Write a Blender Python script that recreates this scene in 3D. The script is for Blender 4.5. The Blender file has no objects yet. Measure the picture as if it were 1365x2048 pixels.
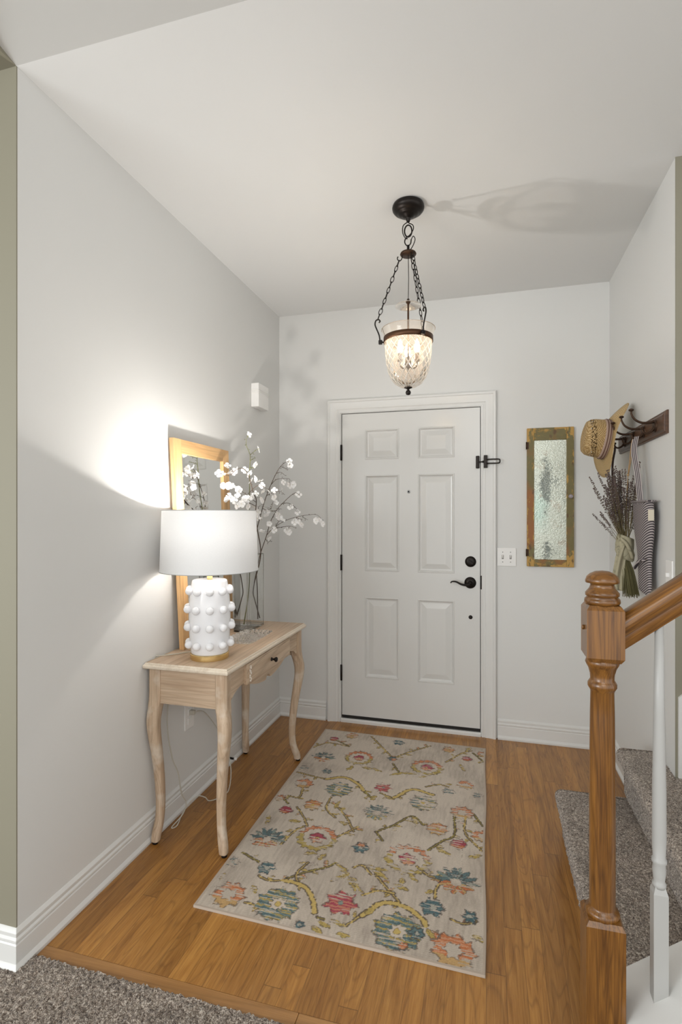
import bpy, bmesh, math, random
import numpy as np
from mathutils import Vector, Matrix
PI = math.pi
sc = bpy.context.scene
COL = sc.collection
random.seed(7); rng = np.random.default_rng(11)

# ---------------------------------------------------------------- camera, world, light, exposure
F = 1051.0; CX = 682.5; HZ = 1029.0; H = 1.38
TH = math.atan(290.5 / F); SN, CS = math.sin(TH), math.cos(TH)
cam_d = bpy.data.cameras.new('camera'); cam = bpy.data.objects.new('camera', cam_d); COL.objects.link(cam)
cam.location = (0, 0, H); cam.rotation_euler = (PI / 2, 0, TH)
cam_d.sensor_fit = 'VERTICAL'; cam_d.sensor_height = 36; cam_d.lens = F / 2048 * 36
cam_d.shift_y = 5 / 2048; cam_d.clip_start = 0.02
sc.camera = cam
vs = sc.view_settings
vs.view_transform = 'Standard'; vs.look = 'None'; vs.gamma = 1; vs.use_curve_mapping = False
vs.exposure = 0.13
W = bpy.data.worlds.new('world'); sc.world = W; W.use_nodes = True
W.node_tree.nodes['Background'].inputs[0].default_value = (.985, 1.0, .995, 1)
W.node_tree.nodes['Background'].inputs[1].default_value = 1.45
LAMP_POWER = 1650.0      # emission strength of the table lamp's bulb
PENDANT_POWER = 62.0   # emission strength of the pendant's bulbs
# two unseen area lights behind the camera, added as fill
# added fill off to the left, brightens the right wall
wd = bpy.data.lights.new('added_left_fill', 'AREA'); wd.shape = 'RECTANGLE'; wd.size = 1.6; wd.size_y = 1.4; wd.energy = 62; wd.color = (.93, .98, 1)
wo = bpy.data.objects.new('added_left_fill', wd); COL.objects.link(wo)
wo.location = (-2.9, -1.9, 1.7); wo.rotation_euler = (Vector((.75, 3.0, 1.5)) - Vector((-2.9, -1.9, 1.7))).to_track_quat('-Z', 'Y').to_euler()
ad = bpy.data.lights.new('added_overhead_fill', 'AREA'); ad.shape = 'DISK'; ad.size = 1.6; ad.energy = 18; ad.color = (1, .96, .9)  # overhead disk behind the camera, added as general fill
ao = bpy.data.objects.new('added_overhead_fill', ad); COL.objects.link(ao)
ao.location = (0.2, -1.6, 2.55); ao.rotation_euler = (math.radians(25), 0, 0)

# ---------------------------------------------------------------- helpers
def ray(u, v):
    a = (u - CX) / F; b = (HZ - v) / F
    return (-SN + a * CS, CS + a * SN, b)
def aty(u, v, y):
    r = ray(u, v); t = y / r[1]; return Vector((r[0] * t, y, H + r[2] * t))
def atx(u, v, x):
    r = ray(u, v); t = x / r[0]; return Vector((x, r[1] * t, H + r[2] * t))
def V(*a): return Vector(a)

def tag(o, label=None, cat=None, group=None, kind=None):
    if label: o['label'] = label
    if cat: o['category'] = cat
    if group: o['group'] = group
    if kind: o['kind'] = kind
    return o
def thing(name, label, cat, loc, group=None):
    o = bpy.data.objects.new(name, None); COL.objects.link(o); o.location = loc
    o.empty_display_size = .05
    return tag(o, label, cat, group)
def wloc(o):
    p = Vector((0, 0, 0))
    while o is not None:
        p += o.location; o = o.parent
    return p

class MB:
    """collects geometry given in world coordinates, then links it as one mesh object"""
    def __init__(s): s.v = []; s.f = []; s.sm = []; s.mi = []
    def add(s, vs_, fs, smooth=False, mi=0):
        n = len(s.v); s.v += [tuple(p) for p in vs_]
        for f in fs: s.f.append(tuple(i + n for i in f)); s.sm.append(smooth); s.mi.append(mi)
        return s
    def box(s, a, b, mi=0):
        x0, y0, z0 = a; x1, y1, z1 = b
        vs_ = [(x0,y0,z0),(x1,y0,z0),(x1,y1,z0),(x0,y1,z0),(x0,y0,z1),(x1,y0,z1),(x1,y1,z1),(x0,y1,z1)]
        return s.add(vs_, [(0,3,2,1),(4,5,6,7),(0,1,5,4),(1,2,6,5),(2,3,7,6),(3,0,4,7)], False, mi)
    def bbox(s, a, b, r=.003, seg=2, mi=0):
        bm = bmesh.new(); bmesh.ops.create_cube(bm, size=1)
        for v in bm.verts:
            v.co = Vector([(a[i] + b[i]) / 2 + v.co[i] * (b[i] - a[i]) for i in range(3)])
        bmesh.ops.bevel(bm, geom=bm.edges[:], offset=r, segments=seg, profile=.5, affect='EDGES')
        return s.bm(bm, False, mi)
    def bm(s, bm, smooth=True, mi=0, mat=None):
        bm.verts.ensure_lookup_table(); bm.verts.index_update()
        vs_ = [(mat @ v.co if mat else v.co.copy()) for v in bm.verts]
        s.add(vs_, [tuple(v.index for v in f.verts) for f in bm.faces], smooth, mi); bm.free(); return s
    def lathe(s, prof, c=(0, 0, 0), n=48, mat=None, smooth=True, mi=0, ang=2 * PI):
        """prof: (r,z) list; around z through c; mat rotates about c"""
        c = Vector(c); rings = []; vs_ = []
        for r, z in prof:
            if r < 1e-6: rings.append([len(vs_)]); vs_.append(Vector((0, 0, z)))
            else:
                rings.append(list(range(len(vs_), len(vs_) + n)))
                vs_ += [Vector((r * math.cos(2 * PI * i / n), r * math.sin(2 * PI * i / n), z)) for i in range(n)]
        fs = []
        for A, B in zip(rings, rings[1:]):
            for i in range(n):
                j = (i + 1) % n
                if len(A) == 1 and len(B) == 1: continue
                if len(A) == 1: fs.append((A[0], B[j], B[i]))
                elif len(B) == 1: fs.append((A[i], A[j], B[0]))
                else: fs.append((A[i], A[j], B[j], B[i]))
        if mat: vs_ = [mat @ v for v in vs_]
        return s.add([c + v for v in vs_], fs, smooth, mi)
    def tube(s, pts, r, n=8, closed=False, caps=True, smooth=True, mi=0, sub=0):
        pts = [Vector(p) for p in pts]
        if sub: pts = catmull(pts, sub, closed)
        rs = r if callable(r) else (lambda t, r=r: r)
        m = len(pts); vs_ = []; up = None
        for i, p in enumerate(pts):
            a = pts[(i - 1) % m] if (closed or i > 0) else p
            b = pts[(i + 1) % m] if (closed or i < m - 1) else p
            t = (b - a); t = t.normalized() if t.length > 1e-9 else Vector((0, 0, 1))
            if up is None: up = t.orthogonal().normalized()
            up = (up - t * up.dot(t)); up = up.normalized() if up.length > 1e-6 else t.orthogonal().normalized()
            w = t.cross(up); R = rs(i / max(1, m - 1))
            vs_ += [p + (up * math.cos(2 * PI * k / n) + w * math.sin(2 * PI * k / n)) * R for k in range(n)]
        fs = []
        for i in range(m if closed else m - 1):
            j = (i + 1) % m
            for k in range(n):
                l = (k + 1) % n; fs.append((i * n + k, i * n + l, j * n + l, j * n + k))
        if caps and not closed: fs.append(tuple(range(n))[::-1]); fs.append(tuple((m - 1) * n + k for k in range(n)))
        return s.add(vs_, fs, smooth, mi)
    def prism(s, poly, axis, a, b, mi=0, smooth=False):
        """poly: 2D points in the two other axes (cyclic order), extruded along axis from a to b"""
        n = len(poly); vs_ = []
        for t in (a, b):
            for p, q in poly:
                vs_.append({'x': (t, p, q), 'y': (p, t, q), 'z': (p, q, t)}[axis])
        fs = [tuple(range(n))[::-1], tuple(range(n, 2 * n))] + [(i, (i + 1) % n, n + (i + 1) % n, n + i) for i in range(n)]
        return s.add(vs_, fs, smooth, mi)
    def sphere(s, c, r, nu=20, nv=12, sc_=(1, 1, 1), mi=0):
        prof = [(r * math.sin(PI * i / nv) * sc_[0], -r * math.cos(PI * i / nv) * sc_[2]) for i in range(nv + 1)]
        prof[0] = (0, prof[0][1]); prof[-1] = (0, prof[-1][1])
        return s.lathe(prof, c, nu, mi=mi)
    def build(s, name, mats, parent=None, origin=None, label=None, cat=None, group=None, kind=None, recalc=True, autos=None):
        if parent is not None: o0 = wloc(parent)
        elif origin is not None: o0 = Vector(origin)
        else:
            A = np.array(s.v); o0 = Vector(((A[:, 0].min() + A[:, 0].max()) / 2, (A[:, 1].min() + A[:, 1].max()) / 2, A[:, 2].min()))
        me = bpy.data.meshes.new(name)
        me.from_pydata([tuple(Vector(p) - o0) for p in s.v], [], s.f)
        me.polygons.foreach_set('use_smooth', s.sm)
        if not isinstance(mats, (list, tuple)): mats = [mats]
        for m in mats: me.materials.append(m)
        me.polygons.foreach_set('material_index', s.mi)
        me.update()
        if recalc:
            bm = bmesh.new(); bm.from_mesh(me); bmesh.ops.recalc_face_normals(bm, faces=bm.faces[:]); bm.to_mesh(me); bm.free()
        if autos is not None:
            me.polygons.foreach_set('use_smooth', [True] * len(me.polygons)); me.set_sharp_from_angle(angle=math.radians(autos))
        o = bpy.data.objects.new(name, me); COL.objects.link(o)
        if parent is not None: o.parent = parent
        else: o.location = o0
        return tag(o, label, cat, group, kind)

def catmull(pts, sub, closed=False):
    out = []; m = len(pts)
    rngi = range(m if closed else m - 1)
    for i in rngi:
        p1, p2 = pts[i], pts[(i + 1) % m]
        p0 = pts[(i - 1) % m] if (closed or i > 0) else p1 * 2 - p2
        p3 = pts[(i + 2) % m] if (closed or i + 2 < m) else p2 * 2 - p1
        for k in range(sub):
            t = k / sub
            out.append(.5 * ((2 * p1) + (p2 - p0) * t + (2 * p0 - 5 * p1 + 4 * p2 - p3) * t * t + (3 * p1 - p0 - 3 * p2 + p3) * t ** 3))
    if not closed: out.append(pts[-1])
    return out

# ---------------------------------------------------------------- materials
class NT:
    def __init__(s, name):
        s.m = bpy.data.materials.new(name); s.m.use_nodes = True; s.t = s.m.node_tree
        s.b = s.t.nodes['Principled BSDF']; s.out = s.t.nodes['Material Output']
    def n(s, typ, ins=None, **kw):
        nd = s.t.nodes.new(typ)
        for k, v in kw.items(): setattr(nd, k, v)
        for k, v in (ins or {}).items(): s.set(nd.inputs[k], v)
        return nd
    def set(s, sock, v):
        if isinstance(v, bpy.types.NodeSocket): s.t.links.new(v, sock)
        elif isinstance(v, bpy.types.Node): s.t.links.new(v.outputs[0], sock)
        else: sock.default_value = v
    def P(s, **kw):
        for k, v in kw.items(): s.set(s.b.inputs[k.replace('_', ' ')], v)
        return s
    def co(s, scale=(1, 1, 1), rot=(0, 0, 0), loc=(0, 0, 0), src='Object'):
        tc = s.n('ShaderNodeTexCoord')
        mp = s.n('ShaderNodeMapping', {0: tc.outputs[src]}); mp.inputs['Scale'].default_value = scale
        mp.inputs['Rotation'].default_value = rot; mp.inputs['Location'].default_value = loc
        return mp.outputs[0]
    def noise(s, vec, scale=5, detail=3, rough=.5, dist=0):
        return s.n('ShaderNodeTexNoise', {'Vector': vec, 'Scale': scale, 'Detail': detail, 'Roughness': rough, 'Distortion': dist})
    def math(s, op, a, b=0, c=None):
        nd = s.n('ShaderNodeMath', operation=op); s.set(nd.inputs[0], a); s.set(nd.inputs[1], b)
        if c is not None: s.set(nd.inputs[2], c)
        return nd.outputs[0]
    def ramp(s, fac, stops, interp='LINEAR'):
        nd = s.n('ShaderNodeValToRGB', {0: fac}); cr = nd.color_ramp; cr.interpolation = interp
        while len(cr.elements) < len(stops): cr.elements.new(.5)
        for e, (p, c) in zip(cr.elements, stops): e.position = p; e.color = (c[0], c[1], c[2], 1) if not isinstance(c, (int, float)) else (c, c, c, 1)
        return nd.outputs[0]
    def mix(s, fac, a, b, mode='MIX'):
        nd = s.n('ShaderNodeMix', data_type='RGBA', blend_type=mode)
        s.set(nd.inputs[0], fac)
        for i, v in ((6, a), (7, b)): s.set(nd.inputs[i], v if isinstance(v, (bpy.types.NodeSocket, bpy.types.Node)) else (v[0], v[1], v[2], 1))
        return nd.outputs[2]
    def bump(s, h, strength=.3, dist=.002):
        nd = s.n('ShaderNodeBump', {'Height': h, 'Strength': strength, 'Distance': dist}); s.set(s.b.inputs['Normal'], nd.outputs[0]); return nd
def plain(name, c, rough=.5, metal=0, spec=.5, bump=None):
    t = NT(name).P(Base_Color=(*c, 1), Roughness=rough, Metallic=metal); t.b.inputs['Specular IOR Level'].default_value = spec
    nz = t.noise(t.co(), 40, 3); t.P(Roughness=t.math('MULTIPLY_ADD', nz.outputs[0], .03, rough - .015))
    if bump: t.bump(t.noise(t.co(), bump[0], 4).outputs[0], bump[1], .001)
    return t.m
def paint(name, c, rough=.55, nbump=(260, .12)):
    t = NT(name); co = t.co()
    big = t.noise(co, 1.3, 2).outputs[0]
    t.P(Base_Color=t.mix(big, [x * .985 for x in c], [min(1, x * 1.01) for x in c]), Roughness=rough)
    t.b.inputs['Specular IOR Level'].default_value = .3
    t.bump(t.noise(co, nbump[0], 2).outputs[0], nbump[1], .0006); return t.m
M_wall = paint('wall_paint', (.70, .697, .68)); M_ceil = paint('ceiling_paint', (.73, .733, .725), .8)
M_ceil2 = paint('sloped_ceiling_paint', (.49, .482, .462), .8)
M_olive = paint('greige_tone', (.25, .232, .175)); M_trim = plain('white_trim_paint', (.71, .705, .685), .25)  # return walls: greige, darker and warmer than the main walls
M_bal = plain('baluster_trim_shaded', (.40, .395, .38), .35); M_door = plain('door_paint', (.69, .685, .665), .20)  # baluster: white trim darkened, holds the dimness near the camera in its colour
M_black = plain('dark_bronze_metal', (.018, .014, .012), .38, .7); M_iron = plain('antique_iron', (.055, .030, .018), .45, .8)
M_gap = plain('near_black_matte', (.012, .010, .009), .8); M_white = plain('white_plastic', (.82, .81, .79), .35)
M_band = plain('bronze_band', (.10, .048, .024), .42, .75, bump=(300, .3))
M_brass = plain('brushed_brass', (.80, .60, .28), .24, 1.0); M_ceramic = plain('white_glazed_ceramic', (.86, .86, .88), .12)
M_steel = plain('spring_steel', (.4, .4, .4), .3, 1); M_cord = plain('cord_plastic', (.52, .49, .42), .4)
M_petal = NT('petal'); M_petal.P(Base_Color=(.92, .91, .90, 1), Roughness=.6, Subsurface_Weight=.0); M_petal = M_petal.m
M_stem = plain('brown_twig', (.085, .055, .035), .7, bump=(200, .5)); M_bud = plain('twig_bud', (.05, .03, .03), .6)
M_stemg = plain('green_stem', (.16, .17, .055), .55)

def wood(name, c0, c1, axis='y', scale=26, rough=.45, streak=.5, knots=0, c2=None, bump=.15, coat=0, rings=14, ringf=.35):
    t = NT(name)
    sc_ = {'x': (.06, 1, 1), 'y': (1, .06, 1), 'z': (1, 1, .06)}[axis]
    co = t.co(sc_)
    w = t.noise(co, scale, 4, .6, 1.2).outputs[0]
    fine = t.noise(t.co([q * (1 if q == 1 else .5) for q in sc_]), scale * 9, 3, .6).outputs[0]
    f = t.math('MULTIPLY_ADD', fine, .35, t.math('MULTIPLY', w, .75))
    col = t.ramp(f, [(.30, c0), (.50, [a * .5 + b * .5 for a, b in zip(c0, c1)]), (.68, c1)])
    rg = t.noise(t.co([q if q != .06 else .045 for q in sc_]), scale * .22, 2, .5, .5).outputs[0]
    rg = t.ramp(t.math('ABSOLUTE', t.math('SUBTRACT', t.math('FRACT', t.math('MULTIPLY', rg, rings)), .5)), [(0, 1), (.22, 0)])
    col = t.mix(t.math('MULTIPLY', rg, ringf), col, [q * .62 for q in c0])
    if c2:
        blot = t.noise(t.co([q * 1.0 for q in (3, 3, 3)]), 3.0, 3, .6).outputs[0]
        col = t.mix(t.ramp(blot, [(.5, 0), (.68, .8)]), col, c2)
    if knots:
        vo = t.n('ShaderNodeTexVoronoi', {'Vector': t.co({'x': (.5, 1, 1), 'y': (1, .5, 1), 'z': (1, 1, .5)}[axis]), 'Scale': knots})
        k = t.ramp(vo.outputs[0], [(.04, 1), (.09, 0)])
        col = t.mix(t.math('MULTIPLY', k, .6), col, (.28, .13, .07))
    t.P(Base_Color=col, Roughness=rough, Coat_Weight=coat, Coat_Roughness=.12)
    t.bump(f, bump, .001); return t.m
M_pine = {a: wood('whitewashed_pine_' + a, (.40, .265, .165), (.63, .49, .355), a, 26, .5, knots=6, rings=20, ringf=.33) for a in 'xyz'}
M_pine_leg = wood('whitewashed_pine_leg', (.38, .25, .155), (.62, .48, .345), 'z', 30, .5, c2=(.68, .60, .50), rings=20, ringf=.36)
M_pine_edge = wood('whitewashed_pine_edge', (.60, .49, .37), (.78, .69, .57), 'y', 20, .5, ringf=.1)
M_oak = {a: wood('golden_oak_' + a, (.062, .020, .003), (.235, .098, .016), a, 60, .30, bump=.12, coat=.2, rings=26, ringf=.45) for a in 'xyz'}
M_walnut = wood('walnut_board', (.035, .015, .008), (.12, .055, .027), 'y', 40, .4)
M_frame = {a: wood('light_pine_frame_' + a, (.52, .29, .115), (.72, .45, .21), a, 30, .4) for a in 'yz'}

# hardwood floor
def floor_mat():
    t = NT('oak_strip_floor'); tc = t.n('ShaderNodeTexCoord'); sp = t.n('ShaderNodeSeparateXYZ', {0: tc.outputs['Object']})
    PW = .0572
    xr = t.math('DIVIDE', sp.outputs[0], PW); row = t.math('FLOOR', xr); fx = t.math('FRACT', xr)
    wn = t.n('ShaderNodeTexWhiteNoise', {'W': row}, noise_dimensions='1D')
    yy = t.math('DIVIDE', t.math('ADD', sp.outputs[1], t.math('MULTIPLY', wn.outputs[0], 3.1)), 1.15)
    seg = t.math('FLOOR', yy); fy = t.math('FRACT', yy)
    idv = t.n('ShaderNodeCombineXYZ', {0: row, 1: seg}); wn2 = t.n('ShaderNodeTexWhiteNoise', {'Vector': idv.outputs[0]}, noise_dimensions='3D')
    rid = wn2.outputs[0]
    off = t.n('ShaderNodeVectorMath', {0: wn2.outputs[1], 1: (13, 13, 13)}, operation='MULTIPLY')
    base = t.n('ShaderNodeVectorMath', {0: tc.outputs['Object'], 1: off.outputs[0]}, operation='ADD')
    mp = t.n('ShaderNodeMapping', {0: base.outputs[0]}); mp.inputs['Scale'].default_value = (1, .09, 1)
    g1 = t.noise(mp.outputs[0], 26, 4, .6, 1.6).outputs[0]
    mp2 = t.n('ShaderNodeMapping', {0: base.outputs[0]}); mp2.inputs['Scale'].default_value = (1, .035, 1)
    g2 = t.noise(mp2.outputs[0], 240, 3, .65).outputs[0]
    # cathedral figure: warped rings
    mp3 = t.n('ShaderNodeMapping', {0: base.outputs[0]}); mp3.inputs['Scale'].default_value = (1, .12, 1)
    ring = t.noise(mp3.outputs[0], 9, 2, .5, .6).outputs[0]
    rl = t.math('ABSOLUTE', t.math('SUBTRACT', t.math('FRACT', t.math('MULTIPLY', ring, 17)), .5))
    rl = t.ramp(rl, [(.0, 1), (.16, 0)])
    f = t.math('ADD', t.math('MULTIPLY', g1, .62), t.math('MULTIPLY', g2, .38))
    col = t.ramp(f, [(.30, (.200, .078, .014)), (.46, (.350, .155, .034)), (.66, (.48, .238, .060))])
    col = t.mix(t.math('MULTIPLY', rl, .38), col, (.15, .062, .018))
    tone = t.ramp(rid, [(0, (.80, .78, .75)), (.35, (.96, .96, .96)), (.7, (1.04, 1.04, 1.0)), (1, (1.16, 1.17, 1.14))])
    col = t.mix(1.0, col, tone, 'MULTIPLY')
    ex = t.math('MINIMUM', fx, t.math('SUBTRACT', 1, fx)); gx = t.math('LESS_THAN', ex, .012)
    gy = t.math('LESS_THAN', t.math('MINIMUM', fy, t.math('SUBTRACT', 1, fy)), .0012)
    gap = t.math('MAXIMUM', gx, gy)
    col = t.mix(t.math('MULTIPLY', gap, .5), col, (.05, .02, .008))
    t.P(Base_Color=col, Roughness=t.math('MULTIPLY_ADD', g1, .16, .26), Coat_Weight=.12, Coat_Roughness=.2)
    t.bump(t.math('SUBTRACT', t.math('MULTIPLY', g2, .25), gap), .25, .0012)
    return t.m
M_floor = floor_mat()
def carpet_mat():
    t = NT('frieze_carpet'); co = t.co()
    a = t.noise(co, 330, 2, .7).outputs[0]; b = t.noise(co, 130, 3, .7).outputs[0]; c = t.noise(co, 7, 3, .5).outputs[0]
    f = t.math('ADD', t.math('MULTIPLY', a, .55), t.math('MULTIPLY', b, .45))
    col = t.ramp(f, [(.39, (.045, .029, .021)), (.46, (.18, .135, .105)), (.53, (.37, .305, .25)), (.61, (.74, .66, .57))])
    col = t.mix(1, col, t.ramp(c, [(.35, (.82, .82, .82)), (.65, (1.1, 1.1, 1.1))]), 'MULTIPLY')
    t.P(Base_Color=col, Roughness=1.0, Sheen_Weight=.3); t.b.inputs['Specular IOR Level'].default_value = .05
    t.bump(f, 1.0, .006); return t.m
M_carpet = carpet_mat()
def thin_glass(name, tint=(1, 1, 1), body=.0, cut=None, ior=1.45):
    """thin clear glass: transparent with fresnel reflections; cut(t) gives a mask of frosted cut lines"""
    t = NT(name); nt = t.t; nt.nodes.remove(t.b)
    tr = t.n('ShaderNodeBsdfTransparent', {0: (*tint, 1)}); gl = t.n('ShaderNodeBsdfGlossy', {'Roughness': .03})
    fr = t.n('ShaderNodeFresnel', {'IOR': ior})
    mx = t.n('ShaderNodeMixShader', {0: fr.outputs[0], 1: tr.outputs[0], 2: gl.outputs[0]}); out = mx
    tl = t.n('ShaderNodeBsdfTranslucent', {0: (1, .93, .84, 1)}); df = t.n('ShaderNodeBsdfDiffuse', {0: (1, .93, .84, 1)})
    md = t.n('ShaderNodeMixShader', {0: .5, 1: tl.outputs[0], 2: df.outputs[0]})
    fac = cut(t, gl, fr) if cut else body
    m2 = t.n('ShaderNodeMixShader', {1: mx.outputs[0], 2: md.outputs[0]}); t.set(m2.inputs[0], fac)
    nt.links.new(m2.outputs[0], t.out.inputs[0]); return t.m
def cut_bell(t, gl, fr):
    tc = t.n('ShaderNodeTexCoord'); sp = t.n('ShaderNodeSeparateXYZ', {0: tc.outputs['Object']})
    ang = t.math('MULTIPLY', t.math('ARCTAN2', sp.outputs[1], sp.outputs[0]), 20 / (2 * PI)); z = t.math('MULTIPLY', sp.outputs[2], 25)
    def line(e, w):
        a = t.math('ABSOLUTE', t.math('SUBTRACT', t.math('FRACT', e), .5)); return t.ramp(a, [(0, 1), (w, 0)])
    l = t.math('MAXIMUM', line(t.math('ADD', ang, z), .13), line(t.math('SUBTRACT', ang, z), .13))
    zm = t.ramp(t.math('ADD', t.math('MULTIPLY', sp.outputs[2], 4), 1), [(0, 1), (1, 1)])
    below = t.math('LESS_THAN', sp.outputs[2], BELL_CUT)
    l = t.math('MULTIPLY', l, below)
    bp = t.n('ShaderNodeBump', {'Height': l, 'Strength': .9, 'Distance': .004}); t.set(gl.inputs['Normal'], bp.outputs[0]); t.set(fr.inputs['Normal'], bp.outputs[0])
    nz = t.noise(tc.outputs['Object'], 90, 2).outputs[0]
    base = t.math('MULTIPLY_ADD', below, .03, .11)
    return t.math('ADD', base, t.math('MULTIPLY', l, t.math('MULTIPLY', nz, .42)))

# ---------------------------------------------------------------- room shell
XL, XR, YB, ZC = -1.377, .696, 3.382, 2.743
YL, YR = 1.276, 2.27     # near ends of left and right wall
def struct(mb, name, mat, **kw): return mb.build(name, mat, origin=kw.pop('origin', (0, 0, 0)), kind='structure', **kw)
DX0, DX1, DZ = -.945, -.020, 2.062
m = MB()
m.box((XL - .12, YB, -.02), (DX0, YB + .12, ZC + .02)); m.box((DX1, YB, -.02), (XR + .12, YB + .12, ZC + .02)); m.box((DX0, YB, DZ), (DX1, YB + .12, ZC + .02))
struct(m, 'wall_back', M_wall)
m = MB(); m.box((XL - .115, YL + .004, -.02), (XL, YB, ZC)); struct(m, 'wall_left', M_wall)
m = MB(); m.box((XR, YR + .004, -.02), (XR + .115, YB, ZC)); struct(m, 'wall_right', M_wall)
m = MB(); m.box((-4.0, YL, -.02), (XL, YL + .004, ZC)); m.box((-4.0, YL + .004, -.02), (XL - .115, YL + .12, ZC)); struct(m, 'wall_left_return', M_olive)
m = MB(); m.box((XR, YR, -.02), (4.0, YR + .004, ZC)); m.box((XR + .115, YR + .004, -.02), (4.0, YR + .12, ZC)); struct(m, 'wall_right_return', M_olive)
m = MB(); m.box((XL, YL, ZC), (4.0, YB + .12, ZC + .1)); struct(m, 'ceiling', M_ceil)
sl = .25
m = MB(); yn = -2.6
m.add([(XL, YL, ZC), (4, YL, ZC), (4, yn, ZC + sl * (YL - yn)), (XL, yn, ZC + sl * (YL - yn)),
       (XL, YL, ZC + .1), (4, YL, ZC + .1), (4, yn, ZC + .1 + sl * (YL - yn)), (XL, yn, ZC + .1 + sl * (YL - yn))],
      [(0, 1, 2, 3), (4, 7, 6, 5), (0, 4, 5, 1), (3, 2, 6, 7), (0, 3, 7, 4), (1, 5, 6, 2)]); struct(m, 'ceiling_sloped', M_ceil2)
m = MB(); m.box((-4, yn, ZC), (XL, YL, ZC + .1)); m.prism([(YL, ZC + .1), (yn, ZC + .1), (yn, ZC + .1 + sl * (YL - yn) - .1), (YL - .05, ZC + .1)], 'x', XL - .1, XL - .001); struct(m, 'ceiling_side', M_olive)
m = MB(); m.box((XL - .01, 1.372, -.05), (XR + .02, YB + .14, 0)); struct(m, 'floor', M_floor)
M_strip = wood('oak_border_board', (.27, .125, .038), (.43, .22, .075), 'x', 26, .3, coat=.2)
m = MB(); m.bbox((XL + .0, 1.318, -.05), (-.50, 1.371, .001), .0015); m.bbox((-.499, 1.318, -.05), (.20, 1.371, .001), .0015); struct(m, 'trim_3', M_strip)

# carpets: dense mesh with a tufted surface
def tuft_grid(mb, x0, x1, y0, y1, z, step, amp=.006, edge=None):
    nx = max(2, int((x1 - x0) / step)); ny = max(2, int((y1 - y0) / step))
    vs_ = []
    Z = rng.random((nx + 1, ny + 1)) * amp
    for i in range(nx + 1):
        for j in range(ny + 1):
            jx = (rng.random() - .5) * step * .8 if 0 < i < nx else 0; jy = (rng.random() - .5) * step * .8
            vs_.append((x0 + (x1 - x0) * i / nx + jx, y0 + (y1 - y0) * j / ny + jy, z + Z[i, j]))
    fs = [(i * (ny + 1) + j, (i + 1) * (ny + 1) + j, (i + 1) * (ny + 1) + j + 1, i * (ny + 1) + j + 1) for i in range(nx) for j in range(ny)]
    mb.add(vs_, fs, True)
m = MB(); tuft_grid(m, -1.75, -.35, .95, 1.322, .006, .0055, .009)
m.box((-4, -2.6, -.05), (4, 1.318, .004)); struct(m, 'floor_carpet', M_carpet, recalc=False)

# baseboards with moulded profile (d = out from wall, z)
BP = [(0, 0), (.020, 0), (.0215, .004), (.021, .012), (.016, .020), (.012, .024), (.012, .078), (.009, .082), (.0125, .088), (.0125, .094), (.0075, .100), (.0095, .108), (.0095, .113), (.003, .122), (0, .124)]
def baseboard(name, pts):
    """pts: polyline on floor; profile offset to the left-hand side of travel, mitred"""
    m = MB(); P = [Vector((a, b, 0)) for a, b in pts]; n = len(BP); vs_ = []
    for i, p in enumerate(P):
        ds = []
        if i > 0: ds.append((P[i] - P[i - 1]).normalized())
        if i < len(P) - 1: ds.append((P[i + 1] - P[i]).normalized())
        ns = [Vector((-d.y, d.x, 0)) for d in ds]
        o = ns[0] if len(ns) == 1 else (ns[0] + ns[1]) / (1 + ns[0].dot(ns[1]))
        vs_ += [p + o * d + Vector((0, 0, z)) for d, z in BP]
    fs = [(i * n + k, i * n + (k + 1) % n, (i + 1) * n + (k + 1) % n, (i + 1) * n + k) for i in range(len(P) - 1) for k in range(n)]
    fs += [tuple(range(n)), tuple((len(P) - 1) * n + k for k in range(n))]
    m.add(vs_, fs); struct(m, name, M_trim, autos=28)
baseboard('baseboard_left', [(-1.036, YB), (XL, YB), (XL, YL), (-3.9, YL)])
baseboard('baseboard_right', [(XR, YR + .01), (XR, YB), (.068, YB)])

# door casing (profile swept round the opening)
CP = [(0, 0), (0, .010), (.006, .012), (.010, .010), (.018, .010), (.024, .014), (.030, .0145), (.040, .0145), (.052, .017), (.066, .020), (.070, .024), (.082, .024), (.086, .018), (.086, 0)]
m = MB(); n = len(CP); ix0, ix1, iz = DX0 + .006, DX1 - .006, DZ - .006
vs_ = []
for (cx_, cz, ox, oz) in ((ix0, 0, -1, 0), (ix0, iz, -1, 1), (ix1, iz, 1, 1), (ix1, 0, 1, 0)):
    vs_ += [(cx_ + ox * a, YB - d, cz + oz * a) for a, d in CP]
fs = [(i * n + k, i * n + (k + 1) % n, (i + 1) * n + (k + 1) % n, (i + 1) * n + k) for i in range(3) for k in range(n)] + [tuple(range(n)), tuple(3 * n + k for k in range(n))]
m.add(vs_, fs); struct(m, 'trim_1', M_trim, autos=28)
# jambs, dark panel behind the door, threshold
m = MB(); m.box((DX0, YB - .002, 0), (DX0 + .012, YB + .12, DZ)); m.box((DX1 - .012, YB - .002, 0), (DX1, YB + .12, DZ)); m.box((DX0 + .012, YB - .002, DZ - .010), (DX1 - .012, YB + .12, DZ))
struct(m, 'trim_4', M_trim)
m = MB(); m.box((DX0 + .012, YB + .06, .0), (DX1 - .012, YB + .11, DZ - .01)); struct(m, 'trim_5', M_gap)
m = MB(); m.prism([(YB - .012, .0), (YB - .012, .016), (YB - .004, .024), (YB + .06, .024), (YB + .06, 0)], 'x', DX0 + .012, DX1 - .012, 0)
struct(m, 'trim_2', M_trim)

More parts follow.
